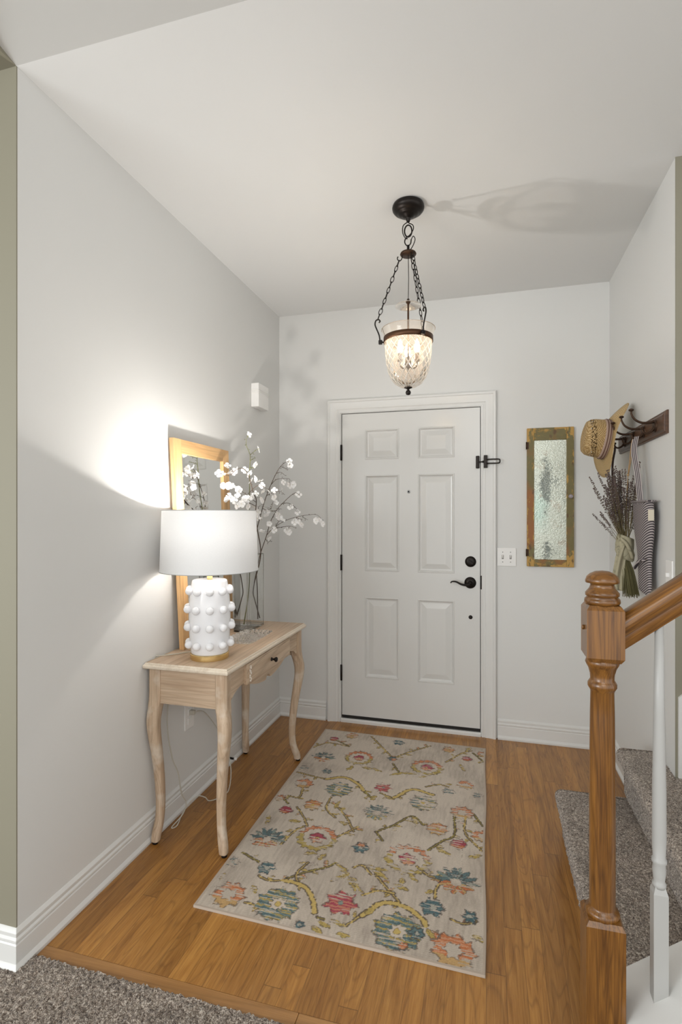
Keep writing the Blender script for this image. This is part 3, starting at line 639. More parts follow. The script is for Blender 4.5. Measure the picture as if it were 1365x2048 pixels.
branches = [
 ('upright blossom branch rising highest from the glass vase', [aty(488, 1249, 2.53), aty(497, 1190, 2.54), aty(500, 1130, 2.55), aty(498, 1040, 2.55), bp(482, 860, 2.55), bp(485, 640, 2.54), bp(485, 500, 2.54), bp(492, 360, 2.54), bp(480, 310, 2.54), bp(455, 250, 2.54), bp(455, 190, 2.54), bp(480, 140, 2.54)],
   [[bp(490, 400, 2.54), bp(515, 380, 2.53), bp(545, 370, 2.52)], [bp(492, 340, 2.54), bp(540, 300, 2.52), bp(575, 275, 2.52)], [bp(485, 470, 2.54), bp(520, 460, 2.52), bp(550, 445, 2.52)]],
   [(490, 135, 2.54), (575, 275, 2.52), (550, 445, 2.52), (505, 590, 2.52)]),
 ('blossom branch arching left from the vase towards the lamp shade', [aty(509, 1166, 2.60), aty(522, 1108, 2.60), bp(560, 1060, 2.58), bp(545, 900, 2.55), bp(550, 780, 2.50), bp(520, 700, 2.46), bp(480, 560, 2.43), bp(430, 480, 2.42), bp(360, 480, 2.40), bp(290, 540, 2.40), bp(180, 520, 2.38)],
   [[bp(545, 800, 2.50), bp(470, 740, 2.44), bp(380, 680, 2.40), bp(250, 630, 2.36)], [bp(545, 840, 2.52), bp(440, 790, 2.44), bp(350, 790, 2.38), bp(265, 760, 2.36)], [bp(470, 720, 2.45), bp(560, 640, 2.46), bp(620, 650, 2.46), bp(690, 690, 2.48)], [bp(270, 680, 2.38), bp(280, 720, 2.38)]],
   [(265, 445, 2.40), (180, 520, 2.38), (215, 530, 2.39), (300, 515, 2.40), (325, 500, 2.42), (370, 495, 2.41), (440, 485, 2.42), (475, 525, 2.42), (555, 570, 2.45), (590, 600, 2.45), (605, 640, 2.45), (230, 635, 2.37), (275, 640, 2.36), (320, 655, 2.38), (375, 675, 2.39), (390, 690, 2.40), (360, 735, 2.38), (255, 770, 2.36), (290, 745, 2.36), (330, 790, 2.37), (370, 840, 2.37), (410, 815, 2.38), (440, 770, 2.40), (470, 765, 2.41), (500, 750, 2.42), (545, 725, 2.44), (680, 690, 2.47), (720, 680, 2.48), (600, 770, 2.5), (475, 840, 2.46)]),
 ('dark twigged blossom branch leaning right, tip below the chime', [aty(516, 1238, 2.64), aty(515, 1180, 2.63), aty(513, 1140, 2.62), bp(545, 1150, 2.62), bp(600, 900, 2.64), bp(650, 740, 2.66), bp(690, 640, 2.67), bp(740, 530, 2.68), bp(790, 450, 2.70), bp(850, 405, 2.70), bp(875, 420, 2.7)],
   [[bp(695, 630, 2.67), bp(740, 585, 2.68), bp(800, 570, 2.69), bp(870, 570, 2.70)], [bp(655, 735, 2.66), bp(710, 710, 2.67), bp(780, 695, 2.68), bp(830, 730, 2.69)], [bp(745, 520, 2.68), bp(790, 510, 2.69), bp(830, 540, 2.69)], [bp(790, 455, 2.70), bp(830, 470, 2.70), bp(855, 490, 2.70)], [bp(600, 900, 2.64), bp(570, 860, 2.63), bp(590, 830, 2.63)], [bp(610, 860, 2.64), bp(660, 880, 2.66), bp(700, 850, 2.67), bp(710, 800, 2.67)]],
   [(870, 400, 2.70), (875, 440, 2.70), (820, 610, 2.69), (880, 630, 2.70), (905, 625, 2.70), (735, 760, 2.67), (740, 800, 2.68), (810, 690, 2.69), (560, 890, 2.63), (640, 930, 2.65), (655, 890, 2.66), (590, 940, 2.63), (560, 965, 2.62), (610, 790, 2.65), (625, 700, 2.65)]),
 ('blossom branch reaching farthest right towards the door casing', [aty(520, 1236, 2.66), aty(510, 1200, 2.66), aty(507, 1180, 2.66), aty(516, 1130, 2.66), bp(595, 1290, 2.66), bp(650, 1130, 2.68), bp(690, 990, 2.70), bp(760, 865, 2.72), bp(830, 790, 2.74), bp(890, 735, 2.75), bp(935, 710, 2.76), bp(975, 735, 2.77)],
   [[bp(650, 1125, 2.68), bp(720, 1050, 2.71), bp(850, 975, 2.74), bp(970, 940, 2.77), bp(1060, 925, 2.79), bp(1140, 925, 2.80), bp(1210, 985, 2.81)], [bp(720, 1055, 2.71), bp(790, 1045, 2.73), bp(880, 1035, 2.75), bp(940, 1055, 2.76)], [bp(790, 820, 2.73), bp(860, 810, 2.74), bp(930, 850, 2.76), bp(962, 900, 2.77)], [bp(740, 1035, 2.72), bp(770, 990, 2.73), bp(800, 985, 2.73)], [bp(640, 1150, 2.68), bp(660, 1190, 2.68), bp(690, 1180, 2.69)], [bp(750, 880, 2.72), bp(700, 890, 2.71), bp(690, 860, 2.70)], [bp(760, 865, 2.72), bp(800, 868, 2.73)], [bp(940, 950, 2.76), bp(985, 970, 2.77), bp(985, 1000, 2.77)], [bp(1000, 945, 2.77), bp(1055, 975, 2.78)]],
   [(610, 1090, 2.68), (690, 1090, 2.69), (720, 1070, 2.70), (870, 1085, 2.75), (850, 1080, 2.75), (680, 1160, 2.69), (1130, 985, 2.80), (1160, 965, 2.80), (1210, 1005, 2.81), (930, 1000, 2.76), (950, 985, 2.76), (995, 1020, 2.77), (800, 975, 2.73), (760, 920, 2.72), (880, 850, 2.75), (965, 735, 2.77), (955, 905, 2.77), (770, 940, 2.72), (540, 850, 2.6), (675, 1010, 2.70)]),
]
rb = random.Random(5)
for lab, main, subs, fl in branches:
    br = thing('blossom_branch', lab, 'flower branch', main[0], 'blossom branches in the glass vase')
    m = MB(); m.tube(main, lambda t: .0032 * (1 - .68 * t), 6, sub=6)
    for s_ in subs: m.tube(s_, lambda t: .0016 * (1 - .5 * t), 5, sub=5)
    # little buds along the twigs
    for s_ in subs + [main[5:]]:
        cp = catmull([Vector(q) for q in s_], 4)
        for q in cp[2::3]:
            d = Vector((rb.uniform(-1, 1), rb.uniform(-1, 1), rb.uniform(-1, .6))).normalized() * .010
            m.tube([q, q + d * .6 + V(0, 0, -.001), q + d], .0008, 4, caps=False); m.sphere(q + d, .0021, 6, 4)
    allp = [q for s_ in subs + [main[4:]] for q in catmull([Vector(q) for q in s_], 4)]
    st = m
    for (X, Y, yy) in fl:
        p = bp(X + rb.uniform(-6, 6), Y + rb.uniform(-6, 6), yy + rb.uniform(-.012, .012))
        near = min(allp, key=lambda q: (q - p).length)
        st.tube([near, (near + p) / 2 + V(0, 0, .004), p], .0007, 4, caps=False, sub=3)
        o = bpy.data.objects.new('blossom', rb.choice(pm)); COL.objects.link(o); o.parent = br; o.location = p - wloc(br)
        nd = Vector((rb.uniform(-.6, .8), rb.uniform(-1.2, -.1), rb.uniform(-.7, .7))).normalized()
        o.rotation_mode = 'QUATERNION'; o.rotation_quaternion = nd.to_track_quat('Z', 'Y')
        s_ = rb.uniform(.72, .95); o.scale = (s_, s_, s_)
    m.build('twig', M_stem if lab[0] != 'u' else M_stemg, br)

# ---------------------------------------------------------------- pressed glass tray
def lace(t, gl, fr):
    co = t.co(); vo = t.n('ShaderNodeTexVoronoi', {'Vector': co, 'Scale': 110}, feature='DISTANCE_TO_EDGE')
    l = t.ramp(vo.outputs[0], [(0, 1), (.16, 0)]); bpn = t.n('ShaderNodeBump', {'Height': l, 'Strength': .35, 'Distance': .002}); t.set(gl.inputs['Normal'], bpn.outputs[0]); t.set(fr.inputs['Normal'], bpn.outputs[0])
    return t.math('MULTIPLY_ADD', l, .50, .05)
M_lace = thin_glass('pressed_glass', (.99, .99, .99), 0, lace, 1.25)
m = MB(); N = 96; tcx, tcy = -1.125, 2.368; rings = []
for (sx_, sy_, z, sc2) in ((0.0, 0.0, .004, 0), (.052, .105, .004, 0), (.060, .115, .006, .2), (.068, .128, .014, .6), (.078, .140, .021, 1)):
    r_ = []
    for k in range(N):
        a = 2 * PI * k / N; c, s = math.cos(a), math.sin(a); p = 6
        q = 1 / ((abs(c) ** p + abs(s) ** p) ** (1 / p)); wv_ = 1 + .05 * sc2 * abs(math.sin(a * 12))
        r_.append((tcx + sx_ * q * c * wv_, tcy + sy_ * q * s * wv_, ZT + z + .003 * sc2 * math.sin(a * 24)))
    rings.append(r_)
vs_ = [p for r in rings for p in r]; fs = [(i * N + k, i * N + (k + 1) % N, (i + 1) * N + (k + 1) % N, (i + 1) * N + k) for i in range(4) for k in range(N)]
m.add(vs_, fs, True); tr_ = m.build('glass_tray', M_lace, None, label='low pressed glass tray with scalloped rim beside the lamp', cat='tray', recalc=False)


# ---------------------------------------------------------------- pendant light
PX, PY = -.331, 2.309; BELL_CUT = 2.140 - 1.937 - .002
pd = thing('pendant_light', 'bronze bell jar pendant with cut glass hanging by three chains', 'pendant light', (PX, PY, 1.905))
PB = 1.905; BELL_CUT = 2.142 - PB
c0 = (PX, PY, 0)
m = MB(); m.lathe([(0, ZC), (.066, ZC), (.069, ZC - .006), (.0705, ZC - .014), (.069, ZC - .022), (.062, ZC - .031), (.052, ZC - .037), (.046, ZC - .039), (.044, ZC - .043), (.036, ZC - .047), (.026, ZC - .050), (.022, ZC - .055), (.013, ZC - .058), (.010, ZC - .060), (.010, ZC - .066), (.006, ZC - .076), (0, ZC - .080)], c0, 48); m.build('canopy', M_black, pd)
vd = Vector((-PX, -PY, 0)).normalized(); rt = Vector((-vd.y, vd.x, 0))   # towards the camera, and image right
if rt.x < 0: rt = -rt
def pp(r, u, z): return Vector((PX, PY, 0)) + rt * r + vd * u + V(0, 0, z)
m = MB()
zc_ = 2.628; m.tube([pp(.016 * math.cos(a), .0, zc_ + .026 * math.sin(a)) for a in np.linspace(0, 2 * PI, 28)[:-1]], .0032, 8, closed=True)
m.tube([pp(-.004, .004, 2.665), pp(-.022, .004, 2.650), pp(-.024, .004, 2.620), pp(-.012, .004, 2.595), pp(-.002, .004, 2.592)], .0022, 6, sub=6)
m.tube([pp(.002, -.004, 2.665), pp(.020, -.004, 2.655), pp(.022, -.004, 2.635), pp(.006, -.004, 2.612), pp(-.010, -.004, 2.602)], .0022, 6, sub=6)
m.tube([pp(.0, .0, 2.605), pp(-.013, .0, 2.592), pp(-.014, .0, 2.575), pp(-.002, .0, 2.562), pp(.010, .0, 2.572), pp(.013, .0, 2.590)], .0028, 6, sub=6)
m.tube([pp(.013, .0, 2.590), pp(.022, .0, 2.604), pp(.030, .0, 2.590), pp(.022, .0, 2.565), pp(.010, .0, 2.545)], .002, 6, sub=6)
m.lathe([(0, 2.565), (.006, 2.565), (.006, 2.535), (0, 2.535)], c0, 12); m.build('hanging_hooks', M_black, pd)
m = MB(); m.lathe([(0, 2.538), (.012, 2.538), (.033, 2.532), (.036, 2.526), (.033, 2.521), (0, 2.521)], c0, 36); m.build('hub_plate', M_iron, pd)
angs = [-90, 30, 150]
zr, rr = 2.149, .107
for a in angs:
    A = math.radians(a)
    def q(r, z, s=0): return Vector((PX, PY, 0)) + rt * (r * math.sin(A) + s * math.cos(A)) + vd * (r * math.cos(A) - s * math.sin(A)) + V(0, 0, z)
    # arm with scroll
    m = MB(); m.tube([q(.124, 2.150), q(.128, 2.175), q(.138, 2.200), q(.146, 2.222), q(.142, 2.240), q(.130, 2.244), q(.124, 2.236), q(.129, 2.230)], .0032, 8, sub=6)
    m.tube([q(.104, 2.143), q(.121, 2.143)], .0035, 8)
    cc_ = q(.122, 2.143)
    b_ = bmesh.new(); bmesh.ops.create_cube(b_, size=.017); bmesh.ops.bevel(b_, geom=b_.edges[:], offset=.002, segments=1, affect='EDGES')
    m.bm(b_, False, 0, Matrix.Translation(cc_) @ Matrix.Rotation(math.atan2((q(1, 0) - q(0, 0)).y, (q(1, 0) - q(0, 0)).x), 4, 'Z'))
    m.build('scroll_arm', M_black, pd)
    # top hook and chain
    m = MB(); m.tube([q(.026, 2.522), q(.028, 2.508), q(.036, 2.499), q(.046, 2.504), q(.047, 2.514), q(.043, 2.517)], .0024, 6, sub=5); m.build('chain_hook', M_black, pd)
    P0, P1 = q(.040, 2.500), q(.134, 2.244); n = 11; d = (P1 - P0) / n; dn = d.normalized(); s1 = dn.cross(q(0, 0, 1) - q(0, 0)).normalized(); s2 = dn.cross(s1).normalized()
    m = MB()
    for i in range(n):
        c = P0 + d * (i + .5); sd = s1 if i % 2 else s2; Lk = d.length * .62; wk = .0058 * (1 if i % 3 else 1.25)
        m.tube([c + dn * Lk * math.cos(t_) + sd * wk * math.sin(t_) for t_ in np.linspace(0, 2 * PI, 13)[:-1]], .0018, 6, closed=True)
    m.build('chain', M_black, pd)
m = MB(); m.tube([(PX, PY, 2.524), (PX + .002, PY, 2.42), (PX, PY, 2.325)], .0016, 6); m.build('supply_wire', M_black, pd)
m = MB(); m.lathe([(0, 2.330), (.006, 2.328), (.006, 2.318), (.010, 2.316), (.010, 2.312), (.004, 2.305), (.0045, 2.05), (0, 2.05)], c0, 12); m.build('stem_rod', M_iron, pd)
M_cover = thin_glass('rose_tinted_glass', (.98, .93, .90), .10)
m = MB(); m.lathe([(.007, 2.318), (.02, 2.316), (.045, 2.306), (.056, 2.300), (.058, 2.297), (.055, 2.298), (.044, 2.303), (.02, 2.312), (.007, 2.314)], c0, 48); m.build('smoke_cover', M_cover, pd, label='shallow clear glass smoke disc', recalc=False)
M_bell = thin_glass('cut_bell_glass', (.86, .81, .77), 0, cut_bell)
m = MB(); m.lathe([(.117, 2.194), (.112, 2.180), (.1055, 2.160), (.1045, 2.145), (.1035, 2.12), (.101, 2.08), (.097, 2.045), (.090, 2.01), (.078, 1.98), (.060, 1.957), (.035, 1.942), (.010, 1.938)], c0, 72); m.build('bell_glass', M_bell, pd, label='clear diamond-cut glass bell jar', recalc=False)
m = MB(); m.tube([(PX + .117 * math.cos(2 * PI * k / 60), PY + .117 * math.sin(2 * PI * k / 60), 2.194) for k in range(60)], .0016, 6, closed=True); m.build('glass_rim', M_cover, pd)
m = MB(); m.lathe([(.1055, 2.137), (.1085, 2.137), (.1085, 2.160), (.1055, 2.160), (.1055, 2.137)], c0, 72); m.build('ring_band', M_band, pd)
m = MB(); m.lathe([(0, 1.944), (.016, 1.943), (.018, 1.937), (.008, 1.933), (.004, 1.928), (.009, 1.925), (.012, 1.917), (.009, 1.908), (0, 1.905)], c0, 24); m.build('finial', M_black, pd)
t = NT('candelabra_bulb_glow'); t.P(Base_Color=(1, 1, 1, 1), Emission_Color=(1, .82, .58, 1), Emission_Strength=PENDANT_POWER); t.n('ShaderNodeTexNoise'); M_bulb2 = t.m
m = MB(); m.lathe([(0, 2.062), (.012, 2.058), (.014, 2.045), (.010, 2.030), (.004, 2.020), (0, 2.018)], c0, 16); 
cl = m.build('socket_cluster', M_iron, pd)
for a in (-55, 65, 185):
    A = math.radians(a); d_ = rt * math.sin(A) + vd * math.cos(A); C0 = Vector((PX, PY, 0)) + d_ * .042
    m = MB(); m.tube([Vector((PX, PY, 2.035)), Vector((PX, PY, 2.020)) + d_ * .022, C0 + V(0, 0, 2.030), C0 + V(0, 0, 2.050)], .0035, 8, sub=5)
    m.lathe([(0, 2.045), (.012, 2.048), (.013, 2.056), (.0095, 2.058), (.0095, 2.085), (0, 2.085)], C0, 16); sk = m.build('candle_socket', M_iron, cl)
    m = MB(); m.lathe([(0, 2.085), (.007, 2.086), (.0125, 2.102), (.013, 2.113), (.008, 2.131), (.002, 2.145), (0, 2.146)], C0, 16); m.build('bulb', M_bulb2, pd)

# ---------------------------------------------------------------- salvaged cabinet door mirror on back wall
cb = thing('salvaged_mirror', 'old narrow cabinet door with chippy green paint and mirror', 'mirror', (.37, YB, 1.067))
cx0, cx1, cz0, cz1 = .238, .501, 1.067, 1.900; yb0 = YB - .024
def chippy(name, ax):
    t = NT(name); co = t.co({'z': (1, 1, .35), 'x': (.35, 1, 1)}[ax]); 
    n1 = t.noise(co, 24, 5, .7, .4).outputs[0]; n2 = t.noise(co, 60, 5, .7).outputs[0]; n3 = t.noise(t.co((1, 1, .6), loc=(3, 0, 5)), 5, 3).outputs[0]
    col = t.mix(n2, (.13, .105, .035), (.20, .165, .062))
    col = t.mix(t.ramp(n3, [(.50, 0), (.60, .9)]), col, (.29, .105, .025))
    f = t.math('ADD', t.math('MULTIPLY', n1, .6), t.math('MULTIPLY', n2, .4))
    tc = t.n('ShaderNodeTexCoord'); sp = t.n('ShaderNodeSeparateXYZ', {0: tc.outputs['Object']})
    edge = t.ramp(t.math('ABSOLUTE', sp.outputs[0]), [(.080, 0), (.092, .055), (.105, .0), (.122, .05), (.131, .09)])
    endz = t.ramp(t.math('ABSOLUTE', t.math('SUBTRACT', sp.outputs[2], .416)), [(.33, 0), (.42, .07)])
    f = t.math('ADD', f, t.math('ADD', edge, endz))
    chip = t.ramp(f, [(.575, 0), (.60, 1)]); col = t.mix(chip, col, (.46, .27, .065))
    dk = t.ramp(t.noise(t.co((1, 1, .5), loc=(9, 2, 1)), 30, 4).outputs[0], [(.62, 0), (.68, .8)]); col = t.mix(dk, col, (.10, .045, .02))
    t.P(Base_Color=col, Roughness=.55); t.bump(t.math('SUBTRACT', n2, chip), .5, .002); return t.m
Mz, Mx = chippy('chipped_paint_z', 'z'), chippy('chipped_paint_x', 'x')
sw = .041
for a, b in ((cx0, cx0 + sw), (cx1 - sw, cx1)):
    m = MB(); m.bbox((a, yb0, cz0), (b, YB, cz1), .0025); m.build('stile', Mz, cb)
m = MB(); m.bbox((cx0 + sw, yb0 + .0005, cz0), (cx1 - sw, YB, cz0 + .043), .002); m.build('rail', Mx, cb)
m = MB(); m.bbox((cx0 + sw, yb0 + .0005, cz1 - .074), (cx1 - sw, YB, cz1), .002); m.build('rail', Mx, cb)
def aged_with_reflections():
    t = NT('aged_mirror_reflections'); nt = t.t; co = t.co()
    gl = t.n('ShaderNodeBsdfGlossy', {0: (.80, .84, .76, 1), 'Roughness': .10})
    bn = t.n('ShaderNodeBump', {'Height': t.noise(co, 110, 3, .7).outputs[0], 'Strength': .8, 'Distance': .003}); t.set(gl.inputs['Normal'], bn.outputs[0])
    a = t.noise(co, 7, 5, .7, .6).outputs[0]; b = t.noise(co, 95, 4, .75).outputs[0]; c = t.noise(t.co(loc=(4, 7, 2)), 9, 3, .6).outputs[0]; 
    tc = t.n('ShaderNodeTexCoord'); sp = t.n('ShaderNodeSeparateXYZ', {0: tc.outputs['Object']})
    # reflected dark window painted as patches in a wandering column, left of centre
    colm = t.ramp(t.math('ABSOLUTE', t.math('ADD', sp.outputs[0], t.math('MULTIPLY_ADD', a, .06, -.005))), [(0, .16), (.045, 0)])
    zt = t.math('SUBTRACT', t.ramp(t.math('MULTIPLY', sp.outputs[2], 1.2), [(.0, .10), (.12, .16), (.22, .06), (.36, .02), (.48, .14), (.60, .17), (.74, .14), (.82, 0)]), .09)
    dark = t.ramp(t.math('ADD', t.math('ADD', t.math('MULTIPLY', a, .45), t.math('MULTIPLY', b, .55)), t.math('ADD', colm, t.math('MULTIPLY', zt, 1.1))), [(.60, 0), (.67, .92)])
    base = t.mix(b, (.33, .345, .26), (.48, .50, .39)); tealm = t.math('MULTIPLY', t.ramp(t.math('ABSOLUTE', t.math('SUBTRACT', sp.outputs[2], .34)), [(.04, .9), (.16, 0)]), t.ramp(t.math('ADD', sp.outputs[0], t.math('MULTIPLY', a, .10)), [(-.02 + .02, 1), (.06, 0)])); base = t.mix(tealm, base, (.22, .44, .35)); base = t.mix(dark, base, (.05, .065, .06))  # teal area: greenish reflection of the room painted in
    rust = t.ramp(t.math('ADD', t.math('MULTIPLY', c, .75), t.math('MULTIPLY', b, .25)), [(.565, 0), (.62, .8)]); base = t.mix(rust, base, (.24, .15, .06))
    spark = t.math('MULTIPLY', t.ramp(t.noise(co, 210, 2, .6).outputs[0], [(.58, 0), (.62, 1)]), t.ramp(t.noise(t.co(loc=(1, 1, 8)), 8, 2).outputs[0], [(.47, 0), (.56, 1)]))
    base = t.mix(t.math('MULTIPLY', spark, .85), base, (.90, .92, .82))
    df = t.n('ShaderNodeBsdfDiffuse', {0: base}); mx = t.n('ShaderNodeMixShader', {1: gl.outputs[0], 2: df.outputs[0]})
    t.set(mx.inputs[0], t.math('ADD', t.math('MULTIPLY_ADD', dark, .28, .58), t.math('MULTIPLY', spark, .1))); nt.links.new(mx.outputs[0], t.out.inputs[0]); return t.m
m = MB(); m.box((cx0 + sw - .002, YB - .014, cz0 + .040), (cx1 - sw + .002, YB - .010, cz1 - .072)); m.build('mirror_glass', aged_with_reflections(), cb, label='mottled mirror glass with painted reflections')
for z in (1.795, 1.150):
    m = MB(); m.bbox((cx0 - .005, yb0 - .003, z - .020), (cx0 + .010, yb0 + .002, z + .020), .001); m.tube([(cx0 - .003, yb0 - .003, z - .022), (cx0 - .003, yb0 - .003, z + .022)], .004, 8); m.build('hinge', M_iron, cb)
m = MB(); disc(m, (.480, yb0, 1.487), [(.006, 0), (.006, .010), (.011, .016), (.0125, .024), (.009, .031), (0, .033)], 20); m.build('knob', plain('smoky_glass_knob', (.35, .30, .33), .12), cb)

# ---------------------------------------------------------------- coat rack on the right wall
ck = thing('coat_rack', 'dark walnut coat rack board with black iron hooks on right wall', 'coat rack', (XR, 2.72, 1.705))
m = MB(); rings = []
for o, d in ((0, 0), (0, .007), (.003, .010), (.009, .010), (.011, .013), (.015, .016), (.019, .018)):
    rings.append([(XR - d, 2.345 + o, 1.702 + o), (XR - d, 3.105 - o, 1.702 + o), (XR - d, 3.105 - o, 1.795 - o), (XR - d, 2.345 + o, 1.795 - o)])
vs_ = [p for r in rings for p in r]; fs = [tuple(range(4)), tuple(len(vs_) - 4 + k for k in range(4))]
for i in range(len(rings) - 1):
    for k in range(4): l = (k + 1) % 4; fs.append((i * 4 + k, i * 4 + l, i * 4 + 4 + l, i * 4 + 4 + k))
m.add(vs_, fs); m.build('back_board', M_walnut, ck)
xw = XR - .018
HY = (2.455, 2.62, 2.785, 2.95)
RY = Matrix.Rotation(-PI / 2, 4, 'Y')
for y in HY:
    m = MB(); m.lathe([(0, .006), (.022, .006), (.027, .003), (.028, 0)], (xw, y, 1.748), 28, mat=RY)
    m.tube([(xw - .002, y, 1.768), (xw - .020, y, 1.763), (xw - .050, y, 1.764), (xw - .075, y, 1.778), (xw - .088, y, 1.800), (xw - .090, y, 1.815)], lambda t: .0065 * (1 - .5 * t), 10, sub=6)
    m.sphere((xw - .090, y, 1.819), .0105, 16, 8, (1, 1, .6))
    m.tube([(xw - .002, y, 1.745), (xw - .012, y, 1.728), (xw - .030, y, 1.718), (xw - .044, y, 1.724), (xw - .048, y, 1.738)], lambda t: .0055 * (1 - .35 * t), 10, sub=6)
    m.sphere((xw - .048, y, 1.741), .009, 14, 8, (1, 1, .7)); m.build('hook', M_iron, ck)

# ---------------------------------------------------------------- straw hat
t = NT('woven_straw'); co = t.co()
w1 = t.n('ShaderNodeTexWave', {'Vector': t.co(rot=(0, 0, 0)), 'Scale': 55, 'Distortion': 3.5, 'Detail': 2}, wave_type='RINGS', rings_direction='X')
w2 = t.n('ShaderNodeTexWave', {'Vector': t.co(), 'Scale': 90, 'Distortion': 2}, bands_direction='Z')
f = t.math('ADD', t.math('MULTIPLY', w1.outputs[1], .5), t.math('MULTIPLY', w2.outputs[1], .5))
t.P(Base_Color=t.ramp(f, [(.1, (.33, .20, .07)), (.5, (.52, .36, .165)), (.9, (.66, .50, .26))]), Roughness=.65); t.bump(f, .8, .002); M_straw = t.m
hat = thing('straw_hat', 'tan woven straw sun hat with a taupe band hanging on rack', 'hat', (.585, 2.87, 1.745))
hc = Vector((.580, 2.87, 1.752))
tilt = math.radians(0)
# hat local frame: axis ax (crown direction), up vector
ax = Vector((-.975, -.10, .16)).normalized(); hu = (V(0, 0, 1) - ax * ax.z).normalized(); hs = ax.cross(hu).normalized()
def hp(r1, r2, a, h):   # r1 along hu, r2 along hs
    return hc + hu * (r1 * math.cos(a)) + hs * (r2 * math.sin(a)) + ax * h
N = 96
def hat_rings(prof, curl):
    vs_ = []
    for (ru, rs, h, c) in prof:
        for k in range(N):
            a = 2 * PI * k / N
            hh = h - c * (.058 * max(0, math.cos(a)) ** 1.5 + .018 * max(0, -math.cos(a)) ** 2) + c * .016 * abs(math.sin(a)) ** 2 * curl
            vs_.append(hp(ru, rs, a, hh))
    fs = [(i * N + k, i * N + (k + 1) % N, (i + 1) * N + (k + 1) % N, (i + 1) * N + k) for i in range(len(prof) - 1) for k in range(N)]
    return vs_, fs
m = MB(); v_, f_ = hat_rings([(.097, .080, .0, 0), (.115, .095, -.004, .08), (.135, .115, -.006, .3), (.160, .138, -.006, .65), (.187, .162, -.004, 1)], 1); m.add(v_, f_, True)
ob = m.build('brim', M_straw, hat, recalc=False); ob.modifiers.new('thickness', 'SOLIDIFY').thickness = .003
t = NT('straw_openwork'); nt = t.t; tc = t.n('ShaderNodeTexCoord')
f2 = t.n('ShaderNodeTexWave', {'Vector': t.co(), 'Scale': 60, 'Distortion': 4, 'Detail': 2}, bands_direction='DIAGONAL'); w3 = t.n('ShaderNodeTexWave', {'Vector': t.co(rot=(1.57, 0, 0)), 'Scale': 60, 'Distortion': 4}, bands_direction='DIAGONAL')
f = t.math('MULTIPLY', f2.outputs[1], w3.outputs[1]); spx = t.n('ShaderNodeSeparateXYZ', {0: tc.outputs['Object']})
t.P(Base_Color=t.ramp(f, [(.05, (.28, .17, .06)), (.4, (.50, .34, .15)), (.8, (.66, .50, .27))]), Roughness=.65); t.bump(f, .8, .002)
band = t.ramp(spx.outputs[0], [(0, 0)]) if False else None
xl = t.math('ABSOLUTE', t.math('ADD', spx.outputs[0], .078)); inb = t.math('LESS_THAN', xl, .013)
vo = t.n('ShaderNodeTexVoronoi', {'Vector': t.co((1, 1, 1)), 'Scale': 150}); hole = t.math('MULTIPLY', inb, t.math('LESS_THAN', vo.outputs[0], .46))
t.P(Alpha=t.math('SUBTRACT', 1, hole)); M_open = t.m
m = MB(); v_, f_ = hat_rings([(.097, .080, .0, 0), (.0955, .0785, .02, 0), (.0945, .077, .045, 0), (.093, .076, .07, 0), (.088, .071, .092, 0), (.076, .058, .108, 0), (.055, .040, .114, 0), (.03, .02, .112, 0), (.001, .001, .110, 0)], 0); m.add(v_, f_, True)
m.build('crown', M_open, hat, recalc=False)
m = MB(); v_, f_ = hat_rings([(.0985, .0815, .003, 0), (.098, .081, .012, 0), (.097, .0800, .024, 0), (.0965, .0790, .032, 0), (.094, .077, .032, 0)], 0); m.add(v_, f_, True)
for k in range(2):
    pts = [hp(.0995, .0825, a_, .010 + .012 * k) for a_ in np.linspace(0, 2 * PI, 60)[:-1]]; m.tube(pts, .0018, 5, closed=True, mi=1)
m.build('hat_band', [plain('taupe_ribbon', (.36, .255, .20), .7), plain('brown_cord', (.10, .04, .025), .6)], hat, recalc=False)

# ---------------------------------------------------------------- lavender bouquet
lb = thing('lavender_bouquet', 'bunch of dried lavender wrapped in green cloth hanging from rack', 'dried flowers', (.605, 2.70, 1.02))
M_lav = plain('dried_lavender', (.125, .088, .082), .8); M_lavb = plain('dried_lavender_brown', (.13, .09, .078), .8); M_lstem = plain('dried_stem', (.16, .125, .055), .7)
rl = random.Random(9)
cen = aty(1251, 1092, 2.70)
def sprig(i):
    m = MB(); L = rl.uniform(.36, .42); fl = L * rl.uniform(.34, .50); bow = rl.uniform(-.012, .012)
    pts = [Vector((bow * (t_ * (2 - t_)) * 2, 0, L * t_)) for t_ in np.linspace(0, 1, 7)]
    m.tube(pts, lambda t: .0012 * (1 - .5 * t), 4, caps=False)
    z = L - fl
    while z < L:
        t_ = z / L; base = Vector((bow * (t_ * (2 - t_)) * 2, 0, z)); w = .0052 * (1 - .45 * (z - L + fl) / fl)
        for k in range(4):
            a = rl.uniform(0, 2 * PI); c = base + V(w * math.cos(a), w * math.sin(a), rl.uniform(-.002, .002))
            m.sphere(c, rl.uniform(.0016, .0027), 5, 4, (1, 1, 1.4), mi=1)
        z += rl.uniform(.011, .019) if z < L - fl * .45 else rl.uniform(.007, .011)
    return m
vars_ = []
for i in range(7):
    b = sprig(i); me = bpy.data.meshes.new('lavender_sprig'); me.from_pydata(b.v, [], b.f); me.polygons.foreach_set('use_smooth', b.sm)
    me.materials.append(M_lstem); me.materials.append(M_lav if i % 3 else M_lavb); me.polygons.foreach_set('material_index', b.mi); me.update(); vars_.append(me)
lean = (aty(1228, 940, 2.70) - cen).normalized()
targets = [(1180, 948), (1192, 944), (1204, 932), (1212, 925), (1218, 922), (1222, 930), (1230, 928), (1236, 935), (1246, 940), (1252, 946), (1262, 950), (1270, 935), (1278, 925), (1283, 920), (1286, 950), (1275, 960), (1198, 985), (1204, 1000), (1240, 950), (1226, 945)]
